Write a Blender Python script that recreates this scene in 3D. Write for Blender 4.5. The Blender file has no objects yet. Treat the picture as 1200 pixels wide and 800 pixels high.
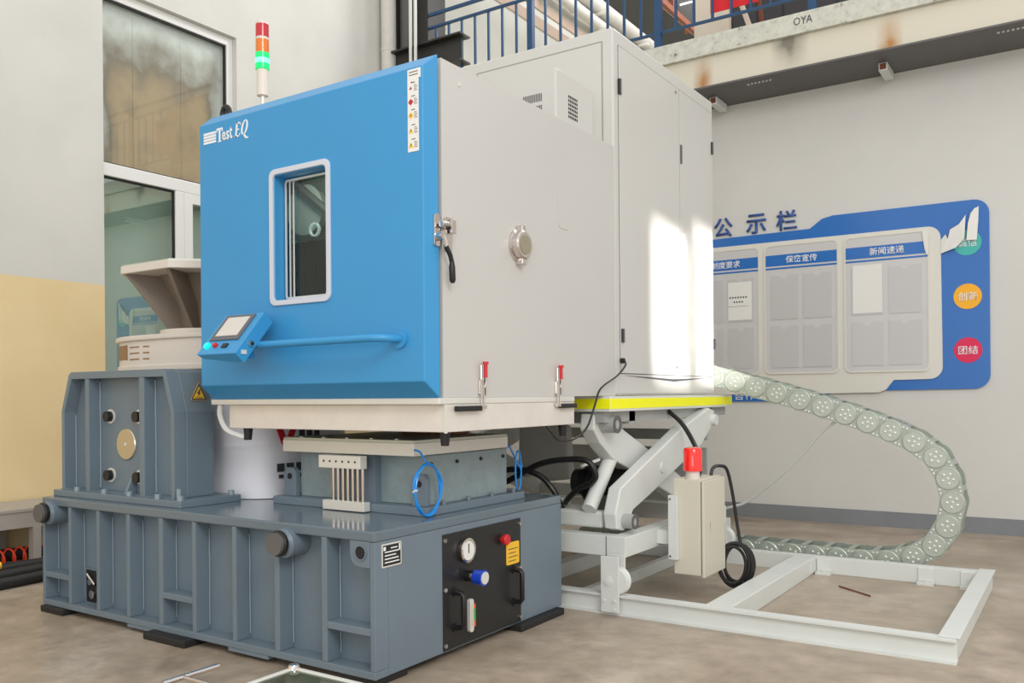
import bpy, bmesh, math, random
from mathutils import Vector, Matrix
random.seed(4)
SC = bpy.context.scene
COL = SC.collection
PI = math.pi

# ---------------------------------------------------------------- camera
F_PX, YAW, ROLL, HORIZON = 1021.0, 0.5850, -0.0082, 463.0
cam_d = bpy.data.cameras.new('camera')
cam = bpy.data.objects.new('camera', cam_d)
COL.objects.link(cam)
cam_d.sensor_width = 36.0
cam_d.lens = F_PX / 1200.0 * 36.0
cam_d.shift_y = (HORIZON - 400.0) / 1200.0
cam_d.clip_end = 200
fw = Vector((-math.sin(YAW), math.cos(YAW), 0))
rt = Vector((math.cos(YAW), math.sin(YAW), 0))
up = Vector((0, 0, 1))
r2 = rt * math.cos(ROLL) + up * math.sin(ROLL)
u2 = -rt * math.sin(ROLL) + up * math.cos(ROLL)
M = Matrix((r2, u2, -fw)).transposed().to_4x4()
M.translation = Vector((0, 0, 1.5))
cam.matrix_world = M
SC.camera = cam

# ---------------------------------------------------------------- world, lights, exposure
SC.view_settings.view_transform = 'Standard'
SC.view_settings.look = 'None'
SC.view_settings.gamma = 1.0
SC.view_settings.use_curve_mapping = False
SC.view_settings.exposure = -0.02
w = bpy.data.worlds.new('hall_daylight')
SC.world = w
w.use_nodes = True
bg = w.node_tree.nodes['Background']
bg.inputs[0].default_value = (1.0, 0.99, 0.975, 1)
bg.inputs[1].default_value = 1.04

def area(name, loc, aim, sx, sy, power, spread=PI, color=(1, 1, 1)):
    d = bpy.data.lights.new(name, 'AREA')
    d.shape = 'RECTANGLE'; d.size = sx; d.size_y = sy; d.energy = power
    d.spread = spread; d.color = color
    o = bpy.data.objects.new(name, d)
    COL.objects.link(o)
    dr = (Vector(aim) - Vector(loc)).normalized()
    o.matrix_world = Matrix.Translation(loc) @ dr.to_track_quat('-Z', 'Y').to_matrix().to_4x4()
    return o
# daylight of a high window to the right of the machine
area('high_window_light', (4.6, -1.6, 7.0), (-3.2, 5.0, 1.2), 4.0, 3.0, 420, color=(1, 0.99, 0.97))
# fill lamps added out of view for the upper left wall and back wall
area('mezzanine_fill_light', (-2.5, 14.0, 11.5), (-8.0, 14.0, 7.5), 4.0, 5.0, 700)
area('front_fill_light', (1.5, -5.5, 3.0), (-1.5, 8.0, 1.0), 4.0, 3.0, 130, color=(1, 0.99, 0.97))
# low sunlight through the two panes of a window on the right side of the hall
SD = Vector((-1, 1, -0.17)).normalized()
def sun_pane(name, y0, y1, z0, z1, power):
    c = Vector((6.0, (y0 + y1) / 2, (z0 + z1) / 2))
    area(name, c, c + SD, (y1 - y0) * 0.72, z1 - z0, power, spread=math.radians(1.2), color=(1, 0.97, 0.9))
sun_pane('sun_pane_light', -2.50, -1.84, 3.10, 4.34, 8)
sun_pane('sun_pane_light', -1.66, -0.90, 3.10, 4.44, 8)

# ---------------------------------------------------------------- materials
def lin(c):
    return tuple((x / 12.92 if x <= 0.04045 else ((x + 0.055) / 1.055) ** 2.4) for x in c)
def rgb(r, g, b):
    return lin((r / 255, g / 255, b / 255)) + (1,)
MATS = {}
def mat(name, col, rough=0.5, metal=0.0, var=0.0, scale=4.0, bump=0.0, bscale=60.0, emit=0.0, coat=0.0, spec=0.5, trans=0.0, ior=1.5, alpha=1.0):
    m = bpy.data.materials.new(name); m.use_nodes = True
    nt = m.node_tree; b = nt.nodes['Principled BSDF']
    b.inputs['Base Color'].default_value = col
    b.inputs['Roughness'].default_value = rough
    b.inputs['Metallic'].default_value = metal
    b.inputs['Specular IOR Level'].default_value = spec
    b.inputs['IOR'].default_value = ior
    if coat: b.inputs['Coat Weight'].default_value = coat; b.inputs['Coat Roughness'].default_value = 0.1
    if trans: b.inputs['Transmission Weight'].default_value = trans
    if alpha < 1: b.inputs['Alpha'].default_value = alpha
    if emit:
        b.inputs['Emission Color'].default_value = col
        b.inputs['Emission Strength'].default_value = emit
    if var or bump:
        tc = nt.nodes.new('ShaderNodeTexCoord')
    if var:
        n = nt.nodes.new('ShaderNodeTexNoise'); n.inputs['Scale'].default_value = scale
        n.inputs['Detail'].default_value = 6; n.inputs['Roughness'].default_value = 0.65
        nt.links.new(tc.outputs['Object'], n.inputs['Vector'])
        r = nt.nodes.new('ShaderNodeValToRGB')
        r.color_ramp.elements[0].position = 0.3; r.color_ramp.elements[1].position = 0.7
        r.color_ramp.elements[0].color = tuple(max(0, c * (1 - var)) for c in col[:3]) + (1,)
        r.color_ramp.elements[1].color = tuple(min(1, c * (1 + var)) for c in col[:3]) + (1,)
        nt.links.new(n.outputs['Fac'], r.inputs['Fac'])
        nt.links.new(r.outputs['Color'], b.inputs['Base Color'])
    if bump:
        n2 = nt.nodes.new('ShaderNodeTexNoise'); n2.inputs['Scale'].default_value = bscale
        n2.inputs['Detail'].default_value = 3
        nt.links.new(tc.outputs['Object'], n2.inputs['Vector'])
        bp = nt.nodes.new('ShaderNodeBump'); bp.inputs['Strength'].default_value = bump
        bp.inputs['Distance'].default_value = 0.01
        nt.links.new(n2.outputs['Fac'], bp.inputs['Height'])
        nt.links.new(bp.outputs['Normal'], b.inputs['Normal'])
    MATS[name] = m
    return m

WHITE_WALL = mat('white_wall_paint', rgb(214, 213, 208), 0.7, var=0.03, scale=1.2, bump=0.04, bscale=30)
def left_wall_material():
    m = mat('two_tone_wall_paint', rgb(222, 220, 214), 0.65)
    nt = m.node_tree; b = nt.nodes['Principled BSDF']
    tc = nt.nodes.new('ShaderNodeTexCoord'); sp = nt.nodes.new('ShaderNodeSeparateXYZ')
    nt.links.new(tc.outputs['Object'], sp.inputs[0])
    lt = nt.nodes.new('ShaderNodeMath'); lt.operation = 'LESS_THAN'; lt.inputs[1].default_value = 2.69
    nt.links.new(sp.outputs['Z'], lt.inputs[0])
    n = nt.nodes.new('ShaderNodeTexNoise'); n.inputs['Scale'].default_value = 1.3; n.inputs['Detail'].default_value = 7
    nt.links.new(tc.outputs['Object'], n.inputs['Vector'])
    def ramp(a, c):
        r = nt.nodes.new('ShaderNodeValToRGB'); r.color_ramp.elements[0].color = a; r.color_ramp.elements[1].color = c
        r.color_ramp.elements[0].position = 0.3; r.color_ramp.elements[1].position = 0.7
        nt.links.new(n.outputs['Fac'], r.inputs['Fac']); return r
    r1 = ramp(rgb(206, 205, 198), rgb(216, 214, 207)); r2_ = ramp(rgb(226, 202, 152), rgb(236, 214, 168))
    mx = nt.nodes.new('ShaderNodeMix'); mx.data_type = 'RGBA'
    nt.links.new(lt.outputs[0], mx.inputs[0]); nt.links.new(r1.outputs[0], mx.inputs[6]); nt.links.new(r2_.outputs[0], mx.inputs[7])
    nt.links.new(mx.outputs[2], b.inputs['Base Color'])
    return m
LEFT_WALL = left_wall_material()
def floor_material():
    m = mat('worn_concrete', rgb(170, 156, 140), 0.42)
    nt = m.node_tree; b = nt.nodes['Principled BSDF']
    tc = nt.nodes.new('ShaderNodeTexCoord')
    def noise(s, d=8, rr=0.6, dist=0.0):
        n = nt.nodes.new('ShaderNodeTexNoise'); n.inputs['Scale'].default_value = s; n.inputs['Detail'].default_value = d
        n.inputs['Roughness'].default_value = rr; n.inputs['Distortion'].default_value = dist
        nt.links.new(tc.outputs['Object'], n.inputs['Vector']); return n
    a = noise(0.9, 8, 0.65, 0.6); c = noise(5, 8, 0.7); d = noise(40, 4)
    ra = nt.nodes.new('ShaderNodeValToRGB')
    e = ra.color_ramp.elements
    e[0].position = 0.30; e[0].color = rgb(150, 135, 118)
    e[1].position = 0.72; e[1].color = rgb(196, 186, 172)
    x = e.new(0.5); x.color = rgb(178, 163, 146)
    nt.links.new(a.outputs['Fac'], ra.inputs['Fac'])
    rc = nt.nodes.new('ShaderNodeValToRGB'); rc.color_ramp.elements[0].position = 0.35; rc.color_ramp.elements[1].position = 0.65
    rc.color_ramp.elements[0].color = (0.76, 0.75, 0.73, 1); rc.color_ramp.elements[1].color = (1.10, 1.09, 1.07, 1)
    nt.links.new(c.outputs['Fac'], rc.inputs['Fac'])
    mx = nt.nodes.new('ShaderNodeMix'); mx.data_type = 'RGBA'; mx.blend_type = 'MULTIPLY'; mx.inputs[0].default_value = 1
    nt.links.new(ra.outputs[0], mx.inputs[6]); nt.links.new(rc.outputs[0], mx.inputs[7])
    nt.links.new(mx.outputs[2], b.inputs['Base Color'])
    rr = nt.nodes.new('ShaderNodeMapRange'); rr.inputs[1].default_value = 0.3; rr.inputs[2].default_value = 0.7
    rr.inputs[3].default_value = 0.28; rr.inputs[4].default_value = 0.5
    nt.links.new(c.outputs['Fac'], rr.inputs[0]); nt.links.new(rr.outputs[0], b.inputs['Roughness'])
    bp = nt.nodes.new('ShaderNodeBump'); bp.inputs['Strength'].default_value = 0.08; bp.inputs['Distance'].default_value = 0.01
    nt.links.new(d.outputs['Fac'], bp.inputs['Height']); nt.links.new(bp.outputs['Normal'], b.inputs['Normal'])
    return m
FLOOR = floor_material()
SLAB = None
def slab_material():
    m = mat('stained_concrete_edge', rgb(196, 198, 184), 0.8)
    nt = m.node_tree; b = nt.nodes['Principled BSDF']
    tc = nt.nodes.new('ShaderNodeTexCoord')
    n = nt.nodes.new('ShaderNodeTexNoise'); n.inputs['Scale'].default_value = 13; n.inputs['Detail'].default_value = 8; n.inputs['Roughness'].default_value = 0.7
    nt.links.new(tc.outputs['Object'], n.inputs['Vector'])
    r = nt.nodes.new('ShaderNodeValToRGB'); e = r.color_ramp.elements
    e[0].position = 0.30; e[0].color = rgb(84, 70, 58)
    e[1].position = 0.39; e[1].color = rgb(194, 194, 182)
    x = e.new(0.65); x.color = rgb(214, 214, 202)
    nt.links.new(n.outputs['Fac'], r.inputs['Fac']); nt.links.new(r.outputs[0], b.inputs['Base Color'])
    return m
SLAB = slab_material()
def beam_material():
    m = mat('cream_beam_paint_with_rust', rgb(216, 210, 192), 0.55)
    nt = m.node_tree; b = nt.nodes['Principled BSDF']
    tc = nt.nodes.new('ShaderNodeTexCoord'); sp = nt.nodes.new('ShaderNodeSeparateXYZ')
    nt.links.new(tc.outputs['Object'], sp.inputs[0])
    def spot(cx, wd, z0=None):
        s = nt.nodes.new('ShaderNodeMath'); s.operation = 'SUBTRACT'; s.inputs[1].default_value = cx
        nt.links.new(sp.outputs['X'], s.inputs[0])
        a = nt.nodes.new('ShaderNodeMath'); a.operation = 'ABSOLUTE'; nt.links.new(s.outputs[0], a.inputs[0])
        mr = nt.nodes.new('ShaderNodeMapRange'); mr.inputs[1].default_value = wd; mr.inputs[2].default_value = 0
        mr.inputs[3].default_value = 0; mr.inputs[4].default_value = 1
        nt.links.new(a.outputs[0], mr.inputs[0]); return mr
    n = nt.nodes.new('ShaderNodeTexNoise'); n.inputs['Scale'].default_value = 5; n.inputs['Detail'].default_value = 6
    nt.links.new(tc.outputs['Object'], n.inputs['Vector'])
    last = None
    for cx, wd, colr, z0, z1 in ((-3.72, 0.13, rgb(176, 122, 62), 5.42, 5.10), (-1.70, 0.14, rgb(182, 130, 72), 5.42, 5.10), (-2.72, 0.22, rgb(132, 128, 114), 5.05, 5.35)):
        s1 = spot(cx, wd)
        mz = nt.nodes.new('ShaderNodeMapRange'); mz.inputs[1].default_value = z0; mz.inputs[2].default_value = z1
        nt.links.new(sp.outputs['Z'], mz.inputs[0])
        mu = nt.nodes.new('ShaderNodeMath'); mu.operation = 'MULTIPLY'
        nt.links.new(s1.outputs[0], mu.inputs[0]); nt.links.new(mz.outputs[0], mu.inputs[1])
        m2 = nt.nodes.new('ShaderNodeMath'); m2.operation = 'MULTIPLY'
        nt.links.new(mu.outputs[0], m2.inputs[0]); nt.links.new(n.outputs['Fac'], m2.inputs[1])
        m3 = nt.nodes.new('ShaderNodeMath'); m3.operation = 'MULTIPLY'; m3.use_clamp = True; m3.inputs[1].default_value = 2.2
        nt.links.new(m2.outputs[0], m3.inputs[0])
        mx = nt.nodes.new('ShaderNodeMix'); mx.data_type = 'RGBA'
        nt.links.new(m3.outputs[0], mx.inputs[0])
        if last is None: mx.inputs[6].default_value = rgb(216, 210, 192)
        else: nt.links.new(last, mx.inputs[6])
        mx.inputs[7].default_value = colr
        last = mx.outputs[2]
    nt.links.new(last, b.inputs['Base Color'])
    return m
BEAM = beam_material()
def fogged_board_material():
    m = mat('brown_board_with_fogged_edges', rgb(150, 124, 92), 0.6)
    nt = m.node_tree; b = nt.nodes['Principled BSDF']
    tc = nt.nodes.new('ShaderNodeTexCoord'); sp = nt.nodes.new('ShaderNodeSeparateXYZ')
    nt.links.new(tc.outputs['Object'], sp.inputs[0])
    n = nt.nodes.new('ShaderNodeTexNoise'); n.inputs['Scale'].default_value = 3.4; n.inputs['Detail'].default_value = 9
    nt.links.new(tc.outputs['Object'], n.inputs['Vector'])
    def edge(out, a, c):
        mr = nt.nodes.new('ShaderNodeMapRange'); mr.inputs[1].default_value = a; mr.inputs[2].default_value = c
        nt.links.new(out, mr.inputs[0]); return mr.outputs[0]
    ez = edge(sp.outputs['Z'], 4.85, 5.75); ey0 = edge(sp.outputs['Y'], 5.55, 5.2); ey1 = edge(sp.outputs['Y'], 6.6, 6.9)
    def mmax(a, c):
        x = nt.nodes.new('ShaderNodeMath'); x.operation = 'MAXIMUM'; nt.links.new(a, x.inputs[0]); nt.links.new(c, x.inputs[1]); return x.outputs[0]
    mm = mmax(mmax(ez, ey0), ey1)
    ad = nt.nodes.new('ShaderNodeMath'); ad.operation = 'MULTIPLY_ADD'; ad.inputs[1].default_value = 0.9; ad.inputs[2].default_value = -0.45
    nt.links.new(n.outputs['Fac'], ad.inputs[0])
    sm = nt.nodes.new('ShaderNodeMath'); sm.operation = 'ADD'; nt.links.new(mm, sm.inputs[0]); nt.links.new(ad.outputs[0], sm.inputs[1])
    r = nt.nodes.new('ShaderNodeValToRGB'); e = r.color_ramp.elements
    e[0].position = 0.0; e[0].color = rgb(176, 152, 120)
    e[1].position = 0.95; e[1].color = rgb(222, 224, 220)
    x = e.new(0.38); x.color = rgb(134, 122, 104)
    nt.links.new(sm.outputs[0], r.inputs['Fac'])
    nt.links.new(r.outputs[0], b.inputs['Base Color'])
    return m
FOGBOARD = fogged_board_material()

GREY_BAND = mat('grey_skirting_paint', rgb(132, 136, 140), 0.5, var=0.06, scale=3)
DARK_STEEL = mat('dark_grey_steel_paint', rgb(98, 96, 94), 0.55, var=0.08, scale=3)
BLACK_STEEL = mat('black_steel_paint', rgb(46, 44, 42), 0.45, var=0.15, scale=2)
ROOF = mat('dark_roof_sheet', rgb(70, 68, 64), 0.8, var=0.15, scale=1)
RUST = mat('rusty_brown_steel', rgb(120, 66, 44), 0.7, var=0.2, scale=8)
TAN_STRIPE = mat('pink_brown_strip', rgb(190, 168, 152), 0.7, var=0.05)
BLUE_RAIL = mat('blue_railing_paint', rgb(30, 72, 112), 0.4, var=0.08, scale=6)
PIPE_WHITE = mat('white_lagged_pipe', rgb(214, 210, 202), 0.6, var=0.05, scale=8, bump=0.2, bscale=14)
UPVC = mat('white_window_plastic', rgb(232, 232, 228), 0.35)
def pane_material(name, tint, ior):
    """thin pane: clear straight through, mirror reflection by Fresnel"""
    m = bpy.data.materials.new(name); m.use_nodes = True; nt = m.node_tree; nt.nodes.clear()
    out = nt.nodes.new('ShaderNodeOutputMaterial'); mx = nt.nodes.new('ShaderNodeMixShader'); fr_ = nt.nodes.new('ShaderNodeFresnel')
    tr_ = nt.nodes.new('ShaderNodeBsdfTransparent'); gl = nt.nodes.new('ShaderNodeBsdfGlossy')
    tr_.inputs[0].default_value = tint + (1,); gl.inputs['Roughness'].default_value = 0.01; gl.inputs[0].default_value = (0.9, 0.97, 0.93, 1)
    fr_.inputs['IOR'].default_value = ior
    ge = nt.nodes.new('ShaderNodeNewGeometry'); iv = nt.nodes.new('ShaderNodeMath'); iv.operation = 'SUBTRACT'; iv.inputs[0].default_value = 1.0
    ml = nt.nodes.new('ShaderNodeMath'); ml.operation = 'MULTIPLY'          # only the front skin of the pane mirrors
    nt.links.new(ge.outputs['Backfacing'], iv.inputs[1]); nt.links.new(iv.outputs[0], ml.inputs[0]); nt.links.new(fr_.outputs[0], ml.inputs[1])
    nt.links.new(ml.outputs[0], mx.inputs[0]); nt.links.new(tr_.outputs[0], mx.inputs[1]); nt.links.new(gl.outputs[0], mx.inputs[2])
    nt.links.new(mx.outputs[0], out.inputs[0]); return m
GLASS = pane_material('clear_glass', (0.97, 0.985, 0.975), 1.4)
DOORGLASS = pane_material('door_window_glass', (0.85, 0.92, 0.89), 1.6)
COATED = pane_material('coated_green_glass', (0.90, 0.95, 0.92), 3.0)
DARKROOM = mat('dark_room_beyond', rgb(160, 176, 166), 0.8, var=0.1, scale=1.5)
SEAL = mat('black_rubber_seal', rgb(28, 28, 28), 0.6)
CH_WHITE = mat('chamber_white_enamel', rgb(200, 198, 194), 0.32, var=0.012, scale=1.5)
CH_TOWER = mat('chamber_warm_white_enamel', rgb(204, 203, 198), 0.34)
DOOR_BLUE = mat('door_blue_enamel', rgb(58, 148, 204), 0.38, var=0.02, scale=2, bump=0.02, bscale=300)
GASKET = mat('pale_grey_window_trim', rgb(206, 210, 220), 0.4)
LOGO_WHITE = mat('white_print', rgb(238, 240, 242), 0.5)
STAINLESS = mat('brushed_stainless', rgb(232, 226, 219), 0.36, metal=0.25, var=0.06, scale=5)
CHROME = mat('polished_metal', rgb(214, 206, 200), 0.12, metal=1.0)
ALU = mat('aluminium', rgb(228, 226, 218), 0.35, metal=0.25)
BLACK = mat('black_plastic', rgb(26, 26, 27), 0.42)
BLACKPANEL = mat('black_panel_enamel', rgb(32, 32, 33), 0.38)
RUBBER = mat('black_rubber', rgb(34, 34, 34), 0.6)
RED = mat('red_plastic', rgb(206, 34, 44), 0.35)
BASETOP = mat('blue_grey_gloss_top', rgb(106, 120, 130), 0.16, var=0.03, scale=3)
BASE = mat('blue_grey_machine_paint', rgb(111, 126, 137), 0.38, var=0.04, scale=3, bump=0.03, bscale=200)
HAMMER = mat('grey_hammertone_paint', rgb(134, 150, 154), 0.3, var=0.12, scale=9, bump=0.35, bscale=22)
WELD = mat('pale_weld_bead', rgb(140, 154, 162), 0.4)
DRUM = mat('white_drum_paint', rgb(236, 236, 242), 0.3)
RINGM = mat('cream_ring_plastic', rgb(220, 212, 202), 0.45)
AMBER_DARK = mat('brown_label_film', rgb(140, 104, 70), 0.4)
EXPAND = mat('raw_grey_casting', rgb(134, 122, 110), 0.5, metal=0.3, var=0.08, scale=6)
EXPTOP = mat('greenish_machined_top', rgb(196, 200, 188), 0.35, metal=0.4)
BRASS = mat('machined_disc_metal', rgb(206, 198, 184), 0.25, metal=0.9)
YELLOW = mat('fluorescent_yellow_tape', rgb(255, 255, 4), 0.5)
YLABEL = mat('yellow_sticker', rgb(246, 192, 48), 0.5)
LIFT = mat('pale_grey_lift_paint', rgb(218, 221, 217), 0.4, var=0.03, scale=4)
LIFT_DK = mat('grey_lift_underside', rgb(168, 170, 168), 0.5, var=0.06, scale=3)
BOXBEIGE = mat('beige_cabinet_paint', rgb(214, 209, 192), 0.42)
ZINC = mat('zinc_chain_plate', rgb(176, 184, 174), 0.34, metal=0.45, var=0.08, scale=12)
ZINC2 = mat('zinc_chain_disc', rgb(188, 195, 184), 0.32, metal=0.45, var=0.06, scale=16)
REDLENS = mat('red_beacon_lens', rgb(238, 34, 26), 0.15, emit=0.25, coat=0.6)
LAMP_RED = mat('red_lamp_lens', rgb(196, 24, 34), 0.18, coat=0.6)
LAMP_AMB = mat('amber_lamp_lens', rgb(226, 120, 20), 0.18, coat=0.6)
LAMP_GRN = mat('lit_green_lamp_lens', rgb(10, 190, 100), 0.2, emit=0.9)
LAMP_CORE = mat('lit_green_lamp_core', rgb(120, 255, 200), 0.2, emit=1.2)
LED_GRN = mat('lit_green_button', rgb(0, 240, 190), 0.2, emit=1.2)
SCREEN = mat('pale_unlit_screen', rgb(214, 208, 200), 0.2)
BEZEL = mat('grey_screen_bezel', rgb(96, 98, 104), 0.4)
BOARD_BLUE = mat('notice_board_blue', rgb(38, 110, 190), 0.22, coat=0.3, var=0.03, scale=2)
BOARD_WHITE = mat('notice_board_white', rgb(222, 220, 210), 0.3, coat=0.3)
SHEET = mat('pocket_sheet_grey', rgb(206, 205, 204), 0.18, coat=0.4)
POCKET = mat('clear_pocket_film', rgb(198, 197, 196), 0.14, coat=0.5)
PAPER = mat('white_paper', rgb(232, 231, 226), 0.6)
TEAL = mat('teal_disc_print', rgb(66, 184, 176), 0.4)
ORANGE = mat('orange_disc_print', rgb(250, 180, 20), 0.4)
CRIMSON = mat('crimson_disc_print', rgb(224, 24, 84), 0.4)
NAVY = mat('navy_letter_acrylic', rgb(54, 88, 156), 0.35)
INK = mat('dark_print', rgb(70, 72, 78), 0.6)
AIRBLUE = mat('blue_air_tube', rgb(30, 142, 226), 0.25)
ORANGEHOSE = mat('orange_coil_tube', rgb(255, 84, 54), 0.3)
WHITECORD = mat('white_cord', rgb(222, 222, 218), 0.5)
BENCHM = mat('grey_bench_paint', rgb(170, 164, 156), 0.5, var=0.05)
BLUEKNOB = mat('blue_knob_plastic', rgb(26, 68, 190), 0.3)
GREENM = mat('green_level_glass', rgb(60, 170, 70), 0.3)
DARKMIRROR = mat('dark_green_glass_top', rgb(70, 78, 62), 0.08, var=0.3, scale=12, spec=0.6)
BANNER = mat('red_banner_cloth', rgb(226, 36, 44), 0.7)
PALECAB = mat('cream_cabinet_paint', rgb(222, 212, 194), 0.6)
DARKCAB = mat('dark_cabinet_paint', rgb(58, 58, 60), 0.6)
WINLIGHT = mat('bright_daylight_pane', rgb(250, 252, 255), 0.4, emit=2.0)

# ---------------------------------------------------------------- mesh helpers
class B:
    """collects shapes in one bmesh"""
    def __init__(self): self.bm = bmesh.new()
    def box(self, x0, x1, y0, y1, z0, z1):
        v = [self.bm.verts.new(p) for p in ((x0,y0,z0),(x1,y0,z0),(x1,y1,z0),(x0,y1,z0),(x0,y0,z1),(x1,y0,z1),(x1,y1,z1),(x0,y1,z1))]
        for f in ((0,3,2,1),(4,5,6,7),(0,1,5,4),(1,2,6,5),(2,3,7,6),(3,0,4,7)):
            self.bm.faces.new([v[i] for i in f])
        return self
    def prism(self, poly, axis, a0, a1):
        def P(u, v_, a): return {'x': (a, u, v_), 'y': (u, a, v_), 'z': (u, v_, a)}[axis]
        A = [self.bm.verts.new(P(u, v_, a0)) for u, v_ in poly]; C = [self.bm.verts.new(P(u, v_, a1)) for u, v_ in poly]
        n = len(poly)
        self.bm.faces.new(A); self.bm.faces.new(C[::-1])
        for i in range(n): self.bm.faces.new((A[i], C[i], C[(i+1) % n], A[(i+1) % n]))
        return self
    def ring(self, outer, inner, axis, a0, a1):
        def P(u, v_, a): return {'x': (a, u, v_), 'y': (u, a, v_), 'z': (u, v_, a)}[axis]
        L = [[self.bm.verts.new(P(u, v_, a)) for u, v_ in pl] for pl, a in ((outer, a0), (inner, a0), (inner, a1), (outer, a1))]
        n = len(outer)
        for k in range(4):
            A, C = L[k], L[(k+1) % 4]
            for i in range(n): self.bm.faces.new((A[i], A[(i+1) % n], C[(i+1) % n], C[i]))
        return self
    def cyl(self, p0, p1, r0, r1=None, seg=20, caps=True):
        r1 = r0 if r1 is None else r1
        p0, p1 = Vector(p0), Vector(p1); d = (p1 - p0).normalized()
        a = d.orthogonal().normalized(); b = d.cross(a)
        A = []; C = []
        for i in range(seg):
            t = 2 * PI * i / seg; o = a * math.cos(t) + b * math.sin(t)
            A.append(self.bm.verts.new(p0 + o * r0)); C.append(self.bm.verts.new(p1 + o * r1))
        for i in range(seg): self.bm.faces.new((A[i], A[(i+1) % seg], C[(i+1) % seg], C[i]))
        if caps: self.bm.faces.new(A[::-1]); self.bm.faces.new(C)
        return self
    def lathe(self, prof, origin, axis, seg=28):
        """prof: (radius, height) pairs along the axis"""
        o = Vector(origin); d = Vector(axis).normalized(); a = d.orthogonal().normalized(); b = d.cross(a)
        rows = []
        for r, h in prof:
            rows.append([self.bm.verts.new(o + d * h + (a * math.cos(2*PI*i/seg) + b * math.sin(2*PI*i/seg)) * max(r, 1e-4)) for i in range(seg)])
        for A, C in zip(rows, rows[1:]):
            for i in range(seg): self.bm.faces.new((A[i], A[(i+1) % seg], C[(i+1) % seg], C[i]))
        self.bm.faces.new(rows[0][::-1]); self.bm.faces.new(rows[-1])
        return self
    def tube(self, pts, r, seg=8, smooth=0):
        pts = [Vector(p) for p in pts]
        if smooth: pts = catmull(pts, smooth)
        rows = []; prev = None
        for i, p in enumerate(pts):
            t = (pts[min(i+1, len(pts)-1)] - pts[max(i-1, 0)]).normalized()
            if prev is None: a = t.orthogonal().normalized()
            else:
                a = prev - t * prev.dot(t)
                a = a.normalized() if a.length > 1e-6 else t.orthogonal().normalized()
            prev = a; b = t.cross(a)
            rows.append([self.bm.verts.new(p + (a * math.cos(2*PI*k/seg) + b * math.sin(2*PI*k/seg)) * r) for k in range(seg)])
        for A, C in zip(rows, rows[1:]):
            for i in range(seg): self.bm.faces.new((A[i], A[(i+1) % seg], C[(i+1) % seg], C[i]))
        self.bm.faces.new(rows[0][::-1]); self.bm.faces.new(rows[-1])
        return self
    def quad(self, *p):
        self.bm.faces.new([self.bm.verts.new(q) for q in p]); return self

def catmull(pts, n):
    out = []
    P = [pts[0]] + pts + [pts[-1]]
    for i in range(1, len(P) - 2):
        for k in range(n):
            t = k / n; p0, p1, p2, p3 = P[i-1], P[i], P[i+1], P[i+2]
            out.append(0.5 * ((2*p1) + (p2-p0)*t + (2*p0-5*p1+4*p2-p3)*t*t + (-p0+3*p1-3*p2+p3)*t**3))
    out.append(pts[-1]); return out
def rr(u0, u1, v0, v1, r, n=5):
    out = []
    for cx, cy, a0 in ((u1-r, v1-r, 0), (u0+r, v1-r, 90), (u0+r, v0+r, 180), (u1-r, v0+r, 270)):
        for k in range(n + 1):
            a = math.radians(a0 + 90 * k / n); out.append((cx + r*math.cos(a), cy + r*math.sin(a)))
    return out
def circ(cu, cv, r, n=24, r2_=None):
    r2_ = r if r2_ is None else r2_
    return [(cu + r*math.cos(2*PI*i/n), cv + r2_*math.sin(2*PI*i/n)) for i in range(n)]

def obj(name, b, m, parent=None, smooth=False, bevel=0.0):
    me = bpy.data.meshes.new(name)
    bmesh.ops.recalc_face_normals(b.bm, faces=b.bm.faces)
    b.bm.to_mesh(me); b.bm.free()
    me.materials.append(m)
    o = bpy.data.objects.new(name, me); COL.objects.link(o)
    if smooth:
        for p in me.polygons: p.use_smooth = True
        try: me.set_sharp_from_angle(angle=math.radians(40))
        except Exception: pass
    if bevel:
        md = o.modifiers.new('edge', 'BEVEL'); md.width = bevel; md.segments = 2; md.limit_method = 'ANGLE'; md.angle_limit = math.radians(35)
    if parent: attach(o, parent)
    return o
def attach(o, parent):
    o.parent = parent
    o.matrix_parent_inverse = Matrix.Translation(parent.location).inverted() if parent.type == 'EMPTY' else Matrix()
def clone(o, parent, loc=(0, 0, 0), rot=None):
    c = o.copy(); COL.objects.link(c)
    attach(c, parent); c.location = loc
    if rot is not None: c.rotation_euler = rot
    return c
def thing(name, label, cat, loc, group=None):
    o = bpy.data.objects.new(name, None); COL.objects.link(o); o.location = loc
    o.empty_display_size = 0.1
    o['label'] = label; o['category'] = cat
    if group: o['group'] = group
    return o
def tag(o, label, cat, group=None):
    o['label'] = label; o['category'] = cat
    if group: o['group'] = group
    return o
def struct(name, b, m, parent=None, **k):
    o = obj(name, b, m, parent, **k)
    o['kind'] = 'structure'
    return o
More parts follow.
